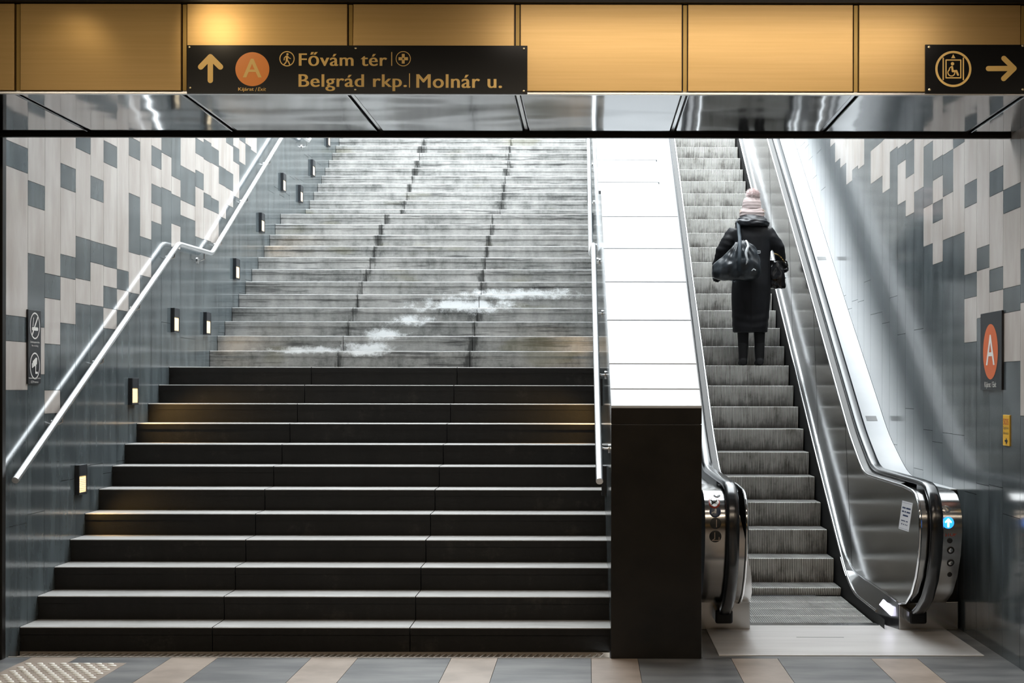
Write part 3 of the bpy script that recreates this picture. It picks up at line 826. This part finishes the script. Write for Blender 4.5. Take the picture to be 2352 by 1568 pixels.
mb = MB(); mb.box(.82, 2.49, 9.48, 10.70, 0, .006); lp = mb.build('landing_plate', 'paper', ec, bevel=.002)
lp.data.materials.clear(); lp.data.materials.append(mottled('landing_plate_metal', (.68, .65, .63), (.80, .77, .75), 2.0, (.4, 3, 1), .32, .1))
mb = MB(); mb.box(1.40, 1.72, 10.15, 10.16, .006, .0066); mb.build('maker_slot', 'dark_metal', lp)
mb = MB()
mb.prism([(SX0, 10.66, 0), (SX0, 10.66, .008), (SX0, 10.80, .004), (SX0, 10.82, 0)], (SX1 - SX0, 0, 0)); mb.build('comb_plate', 'steel', ec)
# marks on the right newel
def nose_at(z):
    pr = sorted([(zz, yy) for yy, zz in nose_prof]); return interp([(a, b) for a, b in pr], z)
def nose_mark(x, y, r0, r1, name, mt, th=.004, ry=None, parent=ec):
    Yg = 9.8
    for _ in range(6):
        p = at(x, y, Yg); Yg = nose_at(p.z)
    p = at(x, y, Yg); k = Yg / F; mb = MB()
    R = []
    for (rr_, dy) in ((r0, .004), (r0, -th), (r0 * .8, -th - .002)):
        R.append([(p.x + rr_ * k * math.cos(q), nose_at(p.z + (ry or r0) * k * math.sin(q)) + dy, p.z + (ry or rr_) * k * math.sin(q) * (rr_ / r0 if ry else 1)) for q in [2 * math.pi * j / 24 for j in range(24)]])
    mb.rings(R); return mb.build(name, mt, parent, smooth=40)
nose_mark(2173, 1167, 11, 0, 'sensor', 'steel', ry=8)
bl = nose_mark(2178, 1198.5, 13.5, 0, 'direction_light', 'blue_lamp')
def nose_flat(pts, w, name, mt, parent, dy=-.0085):
    mb = MB(); P3 = []
    for (x, y) in pts:
        Yg = 9.8
        for _ in range(6): Yg = nose_at(at(x, y, Yg).z)
        q = at(x, y, Yg); q.y += dy; P3.append(q)
    mb.stroke(P3, Ux, Uz, w * 9.8 / F); return mb, P3
mb, _ = nose_flat([(2178, 1207), (2178, 1194)], 4.5, '', '', bl); m2, _ = nose_flat([(2172, 1197), (2178, 1190.5), (2184, 1197)], 3.6, '', '', bl)
k = mb.add(m2.v)
for f_ in m2.f: mb.idx([k + i for i in f_])
mb.build('arrow', 'white_lamp', bl, fix=False)
mb = MB(); q = at(2171, 1230, nose_at(.70) - .010); mb.text('STOP', q, Ux * 26 * .00283, Uz * 9 * .00283, bold=.01); mb.build('stop_lettering', 'red_letter', ec, fix=False)
nose_mark(2182, 1240, 6, 0, 'stop_button', 'black_letter', .006)
for yy in (1262, 1291): 
    kk = nose_mark(2184, yy, 8.5, 0, 'key_switch', 'dark_metal', .003); nose_mark(2184, yy, 5, 0, 'key_slot', 'steel', .006, parent=kk)
nose_mark(2182, 1318, 5.5, 0, 'speaker', 'dark_metal', .002)
# marks on the left newel
mb = nose_mark(1647, 1137, 8, 0, 'maker_mark', 'black_letter', .002, ry=3.5)
r = nose_mark(1641, 1153, 13, 0, 'pushchair_notice', 'red_letter', .002); nose_mark(1641, 1153, 10.3, 0, 'notice_face', 'white_steel', .004, parent=r)
mb, _ = nose_flat([(1633, 1148), (1649, 1159)], 2.4, '', '', r, -.0085); mb.build('notice_bar', 'black_letter', r, fix=False)
mb, _ = nose_flat([(1635, 1157), (1641, 1153), (1646, 1149)], 2.4, '', '', r, -.0082); mb.build('notice_figure', 'black_letter', r, fix=False)
M['deep_blue'] = simple('deep_blue_disc', (.012, .03, .075), .35)
r = nose_mark(1643, 1174, 13, 0, 'handrail_notice', 'deep_blue', .003)
mb, _ = nose_flat([(1644, 1169), (1643, 1177)], 4.5, '', '', r, -.0075); m2, _ = nose_flat([(1643, 1173), (1635, 1177.5)], 2, '', '', r, -.0075)
k = mb.add(m2.v)
for f_ in m2.f: mb.idx([k + i for i in f_])
mb.build('notice_figure', 'white_letter', r, fix=False)
r = nose_mark(1644, 1201, 13, 0, 'child_notice', 'black_letter', .003)
mb, _ = nose_flat([(1646, 1193), (1646, 1209)], 2, '', '', r, -.0075); mb.build('notice_figure', 'floor_tan', r, fix=False)
r = nose_mark(1643.5, 1231, 14, 0, 'standing_notice', 'black_letter', .003)
mb, _ = nose_flat([(1642, 1222), (1642, 1236), (1636, 1240), (1652, 1240), (1652, 1233)], 1.8, '', '', r, -.0075); mb.build('notice_figure', 'floor_tan', r, fix=False)
# paper notice on the right balustrade panel
pn = empty('paper_notice', (2.146, 10.25, .7), 'white paper notice stuck on the right escalator balustrade near its lower end', 'notice')
c = [onwall(2073, 1148, 2.1475), onwall(2097, 1154, 2.1475), onwall(2087.5, 1220, 2.1475), onwall(2064, 1212, 2.1475)]
mb = MB(); mb.prism(c, (.001, 0, 0)); mb.build('sheet', 'paper', pn)
mb = MB(); uu = (c[1] - c[0]); vv = (c[3] - c[0]); off = Vector((-.0006, 0, 0))
for (t, a, b) in ((.20, .10, .42), (.20, .48, .90), (.33, .12, .30), (.33, .36, .50), (.33, .56, .90), (.46, .25, .75), (.66, .15, .55), (.66, .62, .80), (.78, .2, .32), (.78, .4, .5), (.78, .58, .66), (.78, .72, .8)):
    q = c[0] + uu * a + vv * t + off; q2 = c[0] + uu * b + vv * t + off
    hgt = vv * (.055 if t < .5 else .035); mb.face([q, q2, q2 + hgt, q + hgt])
e = .02
for (p, q) in (((.05, .05), (.95, .05)), ((.05, .95), (.95, .95))):
    a = c[0] + uu * p[0] + vv * p[1] + off; b = c[0] + uu * q[0] + vv * q[1] + off
    mb.face([a, b, b + vv * .008, a + vv * .008])
M['navy_ink'] = simple('navy_ink', (.03, .05, .12), .6)
mb.build('print', 'navy_ink', pn, fix=False)
# tape marks on the white deck
for (y0, lab) in ((16.12, 'small grey tape mark high on the white escalator deck'), (13.27, 'small grey tape mark low on the white escalator deck')):
    zc = smoothed(deck_pl, y0); mb = MB()
    w = .036
    mb.prism([(2.44, y0 - w, smoothed(deck_pl, y0 - w) + .0015), (2.535, y0 - w, smoothed(deck_pl, y0 - w) + .0015), (2.535, y0 + w, smoothed(deck_pl, y0 + w) + .0015), (2.44, y0 + w, smoothed(deck_pl, y0 + w) + .0015)], (0, 0, .001))
    tag(mb.build('tape_mark', 'tape'), lab, 'tape')

# ------------------------------------------------------------------ stair handrails
def fillet(pts, r=.07, n=5):
    pts = [Vector(p) for p in pts]; out = [pts[0]]
    for a, b, c in zip(pts, pts[1:], pts[2:]):
        d0 = (a - b).normalized(); d1 = (c - b).normalized()
        p = b + d0 * r; q = b + d1 * r
        for k in range(n + 1):
            t = k / n; out.append(p * (1 - t) ** 2 + b * 2 * t * (1 - t) + q * t * t)
    return out + [pts[-1]]
def stair_rail(path, wallx, label, brk):
    r = empty('handrail', path[0], label, 'handrail')
    mb = MB(); mb.tube(fillet(path), .0225, 16); mb.build('rail', 'rail_steel', r, smooth=50)
    for Y in brk:
        for a, b in zip(path, path[1:]):
            if a[1] <= Y <= b[1]:
                t = (Y - a[1]) / (b[1] - a[1]); p = Vector(a) * (1 - t) + Vector(b) * t
        wx = wallx(Y); sg_ = 1 if wx > p.x else -1
        mb = MB(); mb.tube([p + Vector((0, 0, -.018)), p + Vector((0, 0, -.07)), Vector((wx - sg_ * .03, Y, p.z - .085)), Vector((wx - sg_ * .001, Y, p.z - .085))], .0075, 8)
        mb.tube([Vector((wx - sg_ * .008, Y, p.z - .085)), Vector((wx - sg_ * .001, Y, p.z - .085))], .03, 16); mb.build('bracket', 'steel', r, smooth=40)
    return r
RZ = .98
pts = [(-3.565, 9.36, 1.104), (-3.565, 13.06, 2.925), (-3.565, 14.22, 2.945), (-3.565, 17.85, 4.78), (-3.565, 19.1, 4.80), (-3.565, 22.4, 6.5)]
stair_rail(pts, lambda Y: XL + .004, 'steel tube handrail on the mosaic wall left of the stairs', [10.2, 11.05, 11.95, 12.95, 13.95, 14.6, 15.7, 16.8, 18.0, 19.0])
pts = [(.066, 9.36, 1.104), (.036, 13.06, 2.925), (.014, 14.22, 2.945), (-.012, 17.85, 4.78), (-.03, 19.1, 4.80), (-.075, 22.4, 6.5)]
stair_rail(pts, lambda Y: PL(Y) + .004, 'steel tube handrail beside the white parapet right of the stairs', [9.9, 10.9, 11.9, 12.9, 13.9, 14.6, 15.7, 16.8, 18.0, 19.0])

# ------------------------------------------------------------------ step lights
def lamp_meshes(s):                                     # s = +1 faces +X, -1 faces -X; local origin at wall, bottom centre
    hm = MB(); W, Hh, D = .085, .212, .032
    hm.box(0, s * D * .5, -W, W, 0, Hh) if s > 0 else hm.box(-D * .5, 0, -W, W, 0, Hh)
    b = lambda x0, x1, *r: hm.box(min(s * x0, s * x1), max(s * x0, s * x1), *r)
    b(D * .5, D, -W, -W + .008, 0, Hh); b(D * .5, D, W - .008, W, 0, Hh); b(D * .5, D, -W + .008, W - .008, 0, .016)
    hm.prism([(s * D * .5, -W + .014, .125), (s * D, -W + .014, .135), (s * D, -W + .014, Hh), (s * D * .5, -W + .014, Hh)], (0, 2 * W - .028, 0))
    lm = MB(); x0, x1 = s * D * .5, s * (D * .5 + .009)
    lm.box(min(x0, x1), max(x0, x1), -W + .009, W - .009, .017, .128)
    gm = MB()
    for k in range(7):
        z = .03 + k * .013; xa, xb = s * (D * .5 + .009), s * (D * .5 + .012); gm.box(min(xa, xb), max(xa, xb), -W + .009, W - .009, z, z + .003)
    return hm.mesh('housing', 'cover_dark'), lm.mesh('lens', 'lens'), gm.mesh('louvre', 'white_steel')
LM = {1: lamp_meshes(1), -1: lamp_meshes(-1)}
px_l = [(180, 1137), (301, 931), (397, 765), (471, 770), (538.5, 643), (597, 535), (646.5, 441), (686.5, 466), (714.5, 406), (750, 337)]
names = ['lowest, nearest the floor', 'second from the bottom', 'third from the bottom, upper of the landing pair', 'third from the bottom, lower of the landing pair',
         'fifth from the bottom', 'sixth from the bottom', 'highest of the pair below the upper rail', 'lower of the upper landing pair', 'second from the top', 'topmost, cut by the beam']
llab = ['step light at the foot of the wall left of the stairs, lowest of its row', 'step light on the left wall, second up from the floor with amber glow',
        'step light on the left wall, left of the two beside the first landing', 'step light on the left wall, right of the two beside the first landing',
        'step light on the left wall, next above the two at the first landing', 'step light on the left wall, just below the start of the second landing',
        'step light on the left wall, left of the two beside the second landing', 'step light on the left wall, right of the two beside the second landing',
        'step light on the left wall, second from the top of its row', 'step light on the left wall, topmost and cut by the beam']
rlab = ['step light on the parapet, lowest of the row behind the right handrail', 'step light on the parapet, second up behind the right handrail',
        None, 'step light on the parapet beside the first landing, behind the right handrail', 'step light on the parapet, next above the first landing',
        'step light on the parapet, just below the second landing', None, 'step light on the parapet beside the second landing', None, None]
for i, (x, y) in enumerate(px_l):
    Y, z = onx(x, y, XL)
    l = empty('step_light', (XL + .004, Y, z), llab[i], 'wall light', 'step lights on the wall left of the stairs')
    for nm, me in zip(('housing', 'lens'), LM[1][:2]): o = local(nm, me, l, bevel=.002 if nm == 'housing' else 0)
    local('louvre', LM[1][2], o)
    if rlab[i]:
        l = empty('step_light', (PL(Y) + .004, Y, z), rlab[i], 'wall light', 'step lights on the parapet')
        for nm, me in zip(('housing', 'lens'), LM[-1][:2]): o = local(nm, me, l)
        local('louvre', LM[-1][2], o)

# ------------------------------------------------------------------ person on the escalator
PZ = .262 + .2066 * 8; PYY = 15.63; PXX = 1.686
def ell(cx, cy, z, rx, ry, n=28, p=2.0):
    out = []
    for k in range(n):
        q = 2 * math.pi * k / n; c, s_ = math.cos(q), math.sin(q)
        out.append((cx + rx * math.copysign(abs(c) ** (2 / p), c), cy + ry * math.copysign(abs(s_) ** (2 / p), s_), z))
    return out
def limb(mb, pts, rs, n=14):
    P_ = []; R_ = []
    for i in range(len(pts) - 1):
        for k in range(4):
            t = k / 4; P_.append(Vector(pts[i]).lerp(Vector(pts[i + 1]), t)); R_.append(rs[i] + (rs[i + 1] - rs[i]) * t)
    P_.append(Vector(pts[-1])); R_.append(rs[-1]); mb.tube(P_, R_, n)
b = MB()
b.rings([ell(0, .0, z, rx, ry) for z, rx, ry in ((.80, .15, .105), (.88, .165, .115), (1.0, .135, .10), (1.15, .14, .10), (1.3, .16, .105), (1.38, .17, .10), (1.44, .11, .08), (1.49, .058, .058), (1.56, .052, .055), (1.6, .05, .055))])
b.rings([ell(0, .012, z, rx, ry) for z, rx, ry in ((1.50, .03, .035), (1.52, .05, .065), (1.56, .066, .085), (1.61, .074, .096), (1.66, .074, .098), (1.70, .06, .08), (1.73, .025, .03))])
b.ellipsoid((0, .112, 1.595), .012, .02, .018)         # nose
for sx in (-1, 1): b.ellipsoid((sx * .076, .0, 1.60), .01, .018, .03)      # ears
b.ellipsoid((0, .094, 1.553), .022, .012, .008)        # lips
for sx, kx in ((-1, -.088), (1, .082)):
    limb(b, [(sx * .08, 0, .86), (kx, .015, .47), (kx, 0, .28), (kx, -.01, .08)], [.082, .055, .052, .034])
    b.rings([ell(kx, y, .045, .036, .035) for y in (0,)] * 1 + [ell(kx, .0, .10, .034, .036)])
limb(b, [(-.15, 0, 1.385), (-.29, .0, 1.2), (-.345, .09, 1.035), (-.352, .115, .995)], [.05, .04, .03, .028])
limb(b, [(.15, 0, 1.385), (.26, .0, 1.245), (.305, .10, 1.105), (.322, .13, 1.085)], [.05, .04, .03, .028])
pe = link('person', remeshed(b, 'person', ['skin'], .009, 5)); pe.location = (PXX, PYY, PZ)
tag(pe, 'person in a long black coat and pink bobble hat riding up the escalator', 'person')
# coat with sleeves, one continuous cloth shell
c = MB()
c.rings([ell(cx, cy, z, rx, ry, p=2.3) for z, cx, cy, rx, ry in ((.345, -.014, .0, .180, .128), (.42, -.014, .0, .186, .133), (.55, -.012, 0, .196, .138), (.7, -.008, 0, .202, .142), (.85, -.004, 0, .2, .142), (.98, 0, 0, .193, .132), (1.1, 0, 0, .19, .126), (1.22, 0, 0, .198, .13), (1.33, -.004, 0, .205, .13), (1.40, -.008, 0, .198, .12), (1.45, -.008, 0, .16, .105), (1.50, 0, 0, .10, .085))])
limb(c, [(-.165, 0, 1.39), (-.225, -.01, 1.31), (-.305, .0, 1.19), (-.352, .085, 1.03)], [.082, .080, .070, .056])
limb(c, [(.150, 0, 1.39), (.205, -.01, 1.32), (.275, .0, 1.23), (.315, .10, 1.10)], [.082, .078, .066, .054])
def folds(co):
    v = noise.noise(Vector((co.x * 9, co.y * 6, co.z * 3.2))) * .006
    if abs(co.x) > .2 and co.z > .95: v += noise.noise(Vector((co.x * 10 + co.z * 16, co.y * 8, co.z * 22))) * .007
    if co.z < .62: v += math.sin(co.z * 70 - abs(co.x) * 16) * .0025 * min(1, (.62 - co.z) * 8) * (1 if co.z > .38 else 0)
    return v
co = local('coat', remeshed(c, 'coat', ['coat'], .011, 5, disp=folds), pe)
# hood lying on the shoulders
hd = MB(); R = []
for z, rx, ry, cy in ((1.435, .155, .115, -.03), (1.455, .178, .135, -.035), (1.49, .172, .14, -.03), (1.525, .14, .125, -.015), (1.56, .108, .105, .0), (1.575, .09, .09, .01), (1.54, .08, .08, .01)):
    R.append(ell(.0, cy, z, rx, ry, 40))
hd.rings(R)
M['hood_quilt'] = mottled('quilted_hood_cloth', (.008, .008, .01), (.035, .038, .045), 16, (.5, 1, 2.5), .38, spec=.6, coord='obj')
local('hood', remeshed(hd, 'hood', ['hood_quilt'], .008, 3, disp=lambda q: noise.noise(Vector((q.x * 14, q.y * 14, q.z * 55))) * .011), co)
zp = MB(); zp.tube([(-.02 - .0, -.139, 1.30), (-.02, -.137, .98), (-.018, -.15, .7), (-.016, -.137, .36)], .0018, 6); local('back_seam', zp.mesh('back_seam', 'coat'), co)
sc = MB()
for k, (z, r, ry) in enumerate(((1.555, .112, .105), (1.583, .11, .108), (1.608, .10, .10))):
    sc.tube([(r * math.cos(q), .012 + ry * math.sin(q), z + .006 * math.sin(q * 2 + k)) for q in [2 * math.pi * j / 36 for j in range(37)]], .020, 10)
sc.rings([ell(0, .012, z, r, r, 36) for z, r in ((1.53, .09), (1.57, .10), (1.62, .095))])
local('scarf', remeshed(sc, 'scarf', ['knit'], .006, 3, disp=lambda q: noise.noise(Vector((q.x * 12, q.y * 12, q.z * 40))) * .004), pe)
ht = MB()
ht.rings([ell(.0, .0, z, r, r * 1.08, 36) for z, r in ((1.60, .094), (1.64, .0985), (1.68, .0975), (1.71, .091), (1.735, .078), (1.752, .055), (1.76, .02))])
hat = local('hat', remeshed(ht, 'hat', ['knit'], .006, 2, disp=lambda q: .0012 * math.sin(q.z * 190) + noise.noise(q * 25) * .0012), pe)
pm = MB(); rnd = random.Random(5)
pm.ellipsoid((.008, -.03, 1.77), .055, .055, .055, 20, 14)
for k in range(1300):
    d = Vector((rnd.gauss(0, 1), rnd.gauss(0, 1), rnd.gauss(0, 1))).normalized()
    o = Vector((.008, -.03, 1.77)); L_ = rnd.uniform(.068, .088)
    t = d.cross(Vector((.3, .5, .8))).normalized() * .0032; u2 = d.cross(t).normalized() * .0032
    tip = o + d * L_ + Vector((rnd.uniform(-.008, .008), rnd.uniform(-.008, .008), -.004)); bs = o + d * .048
    k0 = pm.add([bs + t, bs - t * .5 + u2 * .87, bs - t * .5 - u2 * .87, tip]); pm.idx((k0, k0 + 1, k0 + 3)); pm.idx((k0 + 1, k0 + 2, k0 + 3)); pm.idx((k0 + 2, k0, k0 + 3))
local('pompom', pm.mesh('pompom', 'fur', smooth=80), hat)
hr = MB(); rnd = random.Random(9)
for k in range(34):
    sx = -1 if k % 3 == 0 else 1; a = Vector((sx * rnd.uniform(.07, .1), rnd.uniform(-.04, .05), rnd.uniform(1.60, 1.63)))
    hr.tube([a, a + Vector((sx * .02, -.008, -.012)), a + Vector((sx * rnd.uniform(.025, .05), rnd.uniform(-.03, .01), rnd.uniform(-.05, .01)))], [.0025, .002, .0008], 5)
local('hair', hr.mesh('hair', 'hair', smooth=60), pe)
for sx, kx in ((-1, -.088), (1, .082)):
    lg_ = MB(); limb(lg_, [(kx * .95, .01, .52), (kx, .008, .36), (kx, -.004, .22), (kx, -.01, .12)], [.066, .060, .054, .046]); local('legging', lg_.mesh('legging', 'legging', smooth=60), pe)
    bt = MB()
    limb(bt, [(kx, -.008, .24), (kx, -.006, .12), (kx, .0, .06)], [.055, .050, .045])
    bt.rings([[(kx + .045 * wx * math.cos(q), y, max(.0, .045 * hz + .045 * hz * math.sin(q))) for q in [2 * math.pi * j / 16 for j in range(16)]] for y, wx, hz in ((-.062, .6, .7), (-.045, .85, .9), (0, .9, 1.05), (.08, .95, .85), (.14, .9, .62), (.178, .55, .45))])
    local('boot', remeshed(bt, 'boot', ['legging'], .008, 3), pe)
# gloved hands: palm, four fingers of different length and a thumb, curled round the straps
def hand(wr, fwd, dwn, side, mesh):
    fwd = Vector(fwd).normalized(); dwn = Vector(dwn).normalized(); acr = fwd.cross(dwn).normalized() * side; wr = Vector(wr)
    limb(mesh, [wr - fwd * .02, wr + fwd * .03, wr + fwd * .075], [.030, .034, .036])
    for k, (ln, off) in enumerate(((.066, -.030), (.075, -.010), (.070, .010), (.055, .029))):
        a = wr + fwd * .075 + acr * off; p1 = a + fwd * ln * .42 + dwn * ln * .12; p2 = p1 + fwd * ln * .10 + dwn * ln * .36; p3 = p2 - fwd * ln * .22 + dwn * ln * .16
        limb(mesh, [a - fwd * .02, a, p1, p2, p3], [.0115, .0115, .0105, .0098, .0085], 10)
    a = wr + fwd * .025 - acr * .03; limb(mesh, [a, a + fwd * .025 - acr * .022 + dwn * .008, a + fwd * .05 - acr * .018 + dwn * .03, a + fwd * .062 - acr * .006 + dwn * .045], [.014, .0125, .0115, .009], 10)
g1 = MB(); hand((-.352, .115, 1.0), (-.05, .45, -.6), (.3, -.5, -.6), 1, g1); local('glove', remeshed(g1, 'glove', ['legging'], .0045, 2), pe)
g2 = MB(); hand((.318, .12, 1.085), (.35, .35, -.35), (-.25, -.3, -.9), -1, g2); local('glove', remeshed(g2, 'glove', ['legging'], .0045, 2), pe)

# ------------------------------------------------------------------ bags
PO = Vector((PXX, PYY, PZ))
db = empty('duffel_bag', PO + Vector((-.17, -.26, .86)), 'slouching black duffel bag slung over the left shoulder of the person', 'bag')
d = MB(); R = []
for x, z0, z1, ry in ((-.435, .93, 1.0, .03), (-.42, .895, 1.03, .07), (-.37, .87, 1.075, .10), (-.29, .862, 1.15, .112), (-.2, .86, 1.245, .10), (-.15, .86, 1.285, .085), (-.09, .862, 1.275, .09), (-.02, .87, 1.235, .10), (.03, .885, 1.17, .095), (.055, .91, 1.09, .07), (.066, .95, 1.03, .03)):
    ring = []
    for k in range(28):
        q = 2 * math.pi * k / 28; s_ = math.sin(q); cc = math.cos(q)
        zz = (z0 + z1) / 2 + (z1 - z0) / 2 * s_
        wid = ry * (1 - .45 * max(0, s_)) if s_ > 0 else ry
        ring.append((x, -.265 + wid * math.copysign(abs(cc) ** .8, cc), zz))
    R.append(ring)
d.rings(R)
def crease(q):
    dx = q.x + .15; ang = math.atan2(q.z - 1.32, dx)
    return math.sin(ang * 26) * .006 * max(0, min(1, (q.z - .93) * 5)) + noise.noise(Vector((q.x * 16, q.y * 12, q.z * 16))) * .010
off = PO - db.location
local('body', remeshed(d, 'body', ['nylon'], .010, 3, disp=crease), db, off)
s_ = MB(); pth = [(-.17, -.375, .95), (-.165, -.37, 1.1), (-.158, -.335, 1.24), (-.152, -.25, 1.31), (-.15, -.165, 1.36), (-.152, -.135, 1.42), (-.15, -.09, 1.475), (-.148, .0, 1.490), (-.147, .08, 1.47), (-.15, .125, 1.40), (-.18, .15, 1.25)]
A = [(p[0] - .017, p[1], p[2]) for p in pth]; B = [(p[0] + .017, p[1], p[2]) for p in pth]
s_.strip(A, B); sm_ = s_.mesh('strap', 'strap', smooth=60); o = local('strap', sm_, db, off); so_ = o.modifiers.new('t', 'SOLIDIFY'); so_.thickness = .004
s_ = MB(); pth = [(-.095, -.325, 1.27), (-.083, -.345, 1.245), (-.075, -.36, 1.21), (-.088, -.372, 1.18), (-.1, -.378, 1.14), (-.096, -.380, 1.10), (-.085, -.380, 1.07), (-.09, -.382, 1.04), (-.1, -.382, 1.02)]
wd = [.008, .010, .012, .015, .014, .012, .011, .009, .003]
s_.strip([(p[0] - w, p[1] - .004, p[2]) for p, w in zip(pth, wd)], [(p[0] + w, p[1] - .004, p[2]) for p, w in zip(pth, wd)])
o = local('reflective_stripe', s_.mesh('reflective_stripe', 'silver', smooth=60), db, off); q = o.modifiers.new('t', 'SOLIDIFY'); q.thickness = .004
s_ = MB(); s_.tube([(-.04, -.372, .957), (-.022, -.378, .975), (.0, -.372, .962)], .005, 8); local('logo', s_.mesh('logo', 'silver'), db, off)
s_ = MB(); s_.box(.02, .052, -.352, -.338, 1.155, 1.165); s_.box(.02, .052, -.352, -.338, 1.135, 1.143); s_.box(.046, .052, -.352, -.338, 1.135, 1.165); local('buckle', s_.mesh('buckle', 'silver'), db, off)
s_ = MB(); s_.box(-.42, -.30, -.385, -.37, .90, .99) if False else s_.tube([(-.24, -.33, .862), (-.215, -.335, .845), (-.20, -.33, .858)], .004, 6); local('loop', s_.mesh('loop', 'strap'), db, off)

hb = empty('handbag', PO + Vector((.26, .0, .80)), 'glossy black patent handbag with gold chain hanging from the right hand of the person', 'bag')
off = PO - hb.location
d = MB(); R = []
for z, hx, hy, cx in ((.805, .085, .055, .265), (.83, .092, .065, .265), (.90, .090, .068, .263), (1.0, .078, .055, .255), (1.07, .066, .035, .250), (1.10, .055, .02, .248)):
    R.append(ell(cx, .045, z, hx, hy, 28, 4.0))
d.rings(R)
local('body', remeshed(d, 'body', ['leather'], .008, 2, disp=lambda q: noise.noise(Vector((q.x * 22, q.y * 22, q.z * 14))) * .010), hb, off)
s_ = MB()
for z in (.905,): s_.tube([(.265 + .094 * math.cos(q), .045 + .072 * math.sin(q), z + .01 * math.cos(q)) for q in [2 * math.pi * j / 30 for j in range(31)]], .004, 6)
local('piping', s_.mesh('piping', 'leather', smooth=60), hb, off)
s_ = MB(); s_.tube([(.30, .03, 1.09), (.335, .06, 1.10), (.372, .09, 1.09), (.385, .10, 1.05), (.375, .09, 1.01), (.34, .06, 1.0)], .007, 8); local('handle', s_.mesh('handle', 'leather', smooth=60), hb, off)
ch = MB()
for k in range(12):
    t = k / 11; c0 = Vector((.235 + .10 * t, -.03 + .05 * t, 1.16 - .075 * t + .02 * math.sin(t * 3)))
    a1 = Vector((.7, .3, -.5)).normalized(); a2 = Vector((0, 0, 1)) if k % 2 else Vector((-.3, .9, 0))
    ch.tube([c0 + a1 * .011 * math.cos(q) + a2 * .007 * math.sin(q) for q in [2 * math.pi * j / 10 for j in range(11)]], .0026, 6)
local('chain', ch.mesh('chain', 'gold', smooth=60), hb, off)

# ------------------------------------------------------------------ light
w = bpy.data.worlds.new('overcast_sky'); scn.world = w; w.use_nodes = True
bg = w.node_tree.nodes['Background']; bg.inputs[0].default_value = (.90, .965, 1.0, 1)
wt = w.node_tree; tc = wt.nodes.new('ShaderNodeTexCoord'); sx_ = wt.nodes.new('ShaderNodeSeparateXYZ'); wt.links.new(tc.outputs['Generated'], sx_.inputs[0])
wt.links.new(smooth_(wt, sx_.outputs[1], -.9, .9, 13, 8.5), bg.inputs[1])      # sky raised behind the hall to brighten the upper risers
def spot(loc, target, energy, size, blend, color=(1, .80, .52), radius=.05, name='downlight'):
    l = bpy.data.lights.new(name, 'SPOT'); l.energy = energy; l.spot_size = math.radians(size); l.spot_blend = blend; l.color = color; l.shadow_soft_size = radius
    o = bpy.data.objects.new(name, l); COL.objects.link(o); o.location = loc
    o.rotation_euler = (Vector(target) - Vector(loc)).to_track_quat('-Z', 'Y').to_euler(); return o
def area(loc, target, energy, sx, sy, color=(1, .84, .64), name='hall_light'):
    l = bpy.data.lights.new(name, 'AREA'); l.shape = 'RECTANGLE'; l.size = sx; l.size_y = sy; l.energy = energy; l.color = color
    o = bpy.data.objects.new(name, l); COL.objects.link(o); o.location = loc
    o.rotation_euler = (Vector(target) - Vector(loc)).to_track_quat('-Z', 'Y').to_euler(); return o
# strip washing the gold fascia, and downlights in front of it
area((.72, 7.2, 3.775), (.72, 8.2, 2.9), 6.2, 2.5, .12, (1, .87, .74), 'fascia_strip').data.spread = math.radians(105)
spot((-2.15, 7.25, 3.77), (-1.80, 8.02, 3.50), 9, 58, .5); spot((-2.9, 7.3, 3.77), (-2.75, 8.02, 3.42), 1.6, 44, .8)
area((-2.4, 7.1, 3.775), (-2.4, 8.2, 2.9), 1.1, 2.4, .12, (1, .83, .55), 'fascia_strip')
area((-2.2, 4.6, 3.78), (-2.2, 4.9, 0), 70, 4.4, .3); area((1.0, 4.6, 3.78), (1.0, 4.9, 0), 55, 2.6, .3)
area((-2, -4.5, 3.78), (-2, -7, 1.8), 160, 6, .4, (1, .8, .5))  # added lamp lighting the unseen gold band
for (x, Y, z, sx, e) in ((XL + .06, 10.72, .92, 1, 5), (XL + .06, 11.97, 1.66, 1, 15), (XL + .06, 14.3, 2.3, 1, 2), (XL + .06, 16.65, 3.45, 1, 3), (PL(11.97) - .06, 11.97, 1.66, -1, 13), (PL(14.3) - .06, 14.3, 2.3, -1, 4)):
    spot((x, Y, z), (x + sx * .30, Y + .35, z - .35), e, 95, .8, (1, .6, .18), .02, 'step_lamp')

# ------------------------------------------------------------------ camera
cam = bpy.data.cameras.new('camera'); cam.sensor_fit = 'HORIZONTAL'; cam.sensor_width = 36; cam.lens = F / 2352 * 36
cam.shift_x = (1176 - XV) / 2352; cam.shift_y = (YV - 784) / 2352; cam.clip_start = .05; cam.clip_end = 200
co = bpy.data.objects.new('camera', cam); COL.objects.link(co); co.location = (0, 0, H); co.rotation_euler = (math.pi / 2, 0, 0)
co.rotation_euler.rotate_axis('Z', .0016); scn.camera = co
scn.view_settings.view_transform = 'Standard'; scn.view_settings.look = 'None'; scn.view_settings.gamma = 1; scn.view_settings.exposure = 0
scn.view_settings.use_curve_mapping = False
scn.cycles.use_denoising = True
scn.cycles.adaptive_threshold = .02; scn.cycles.max_bounces = 7; scn.cycles.diffuse_bounces = 4; scn.cycles.glossy_bounces = 5
scn.cycles.sample_clamp_indirect = 6
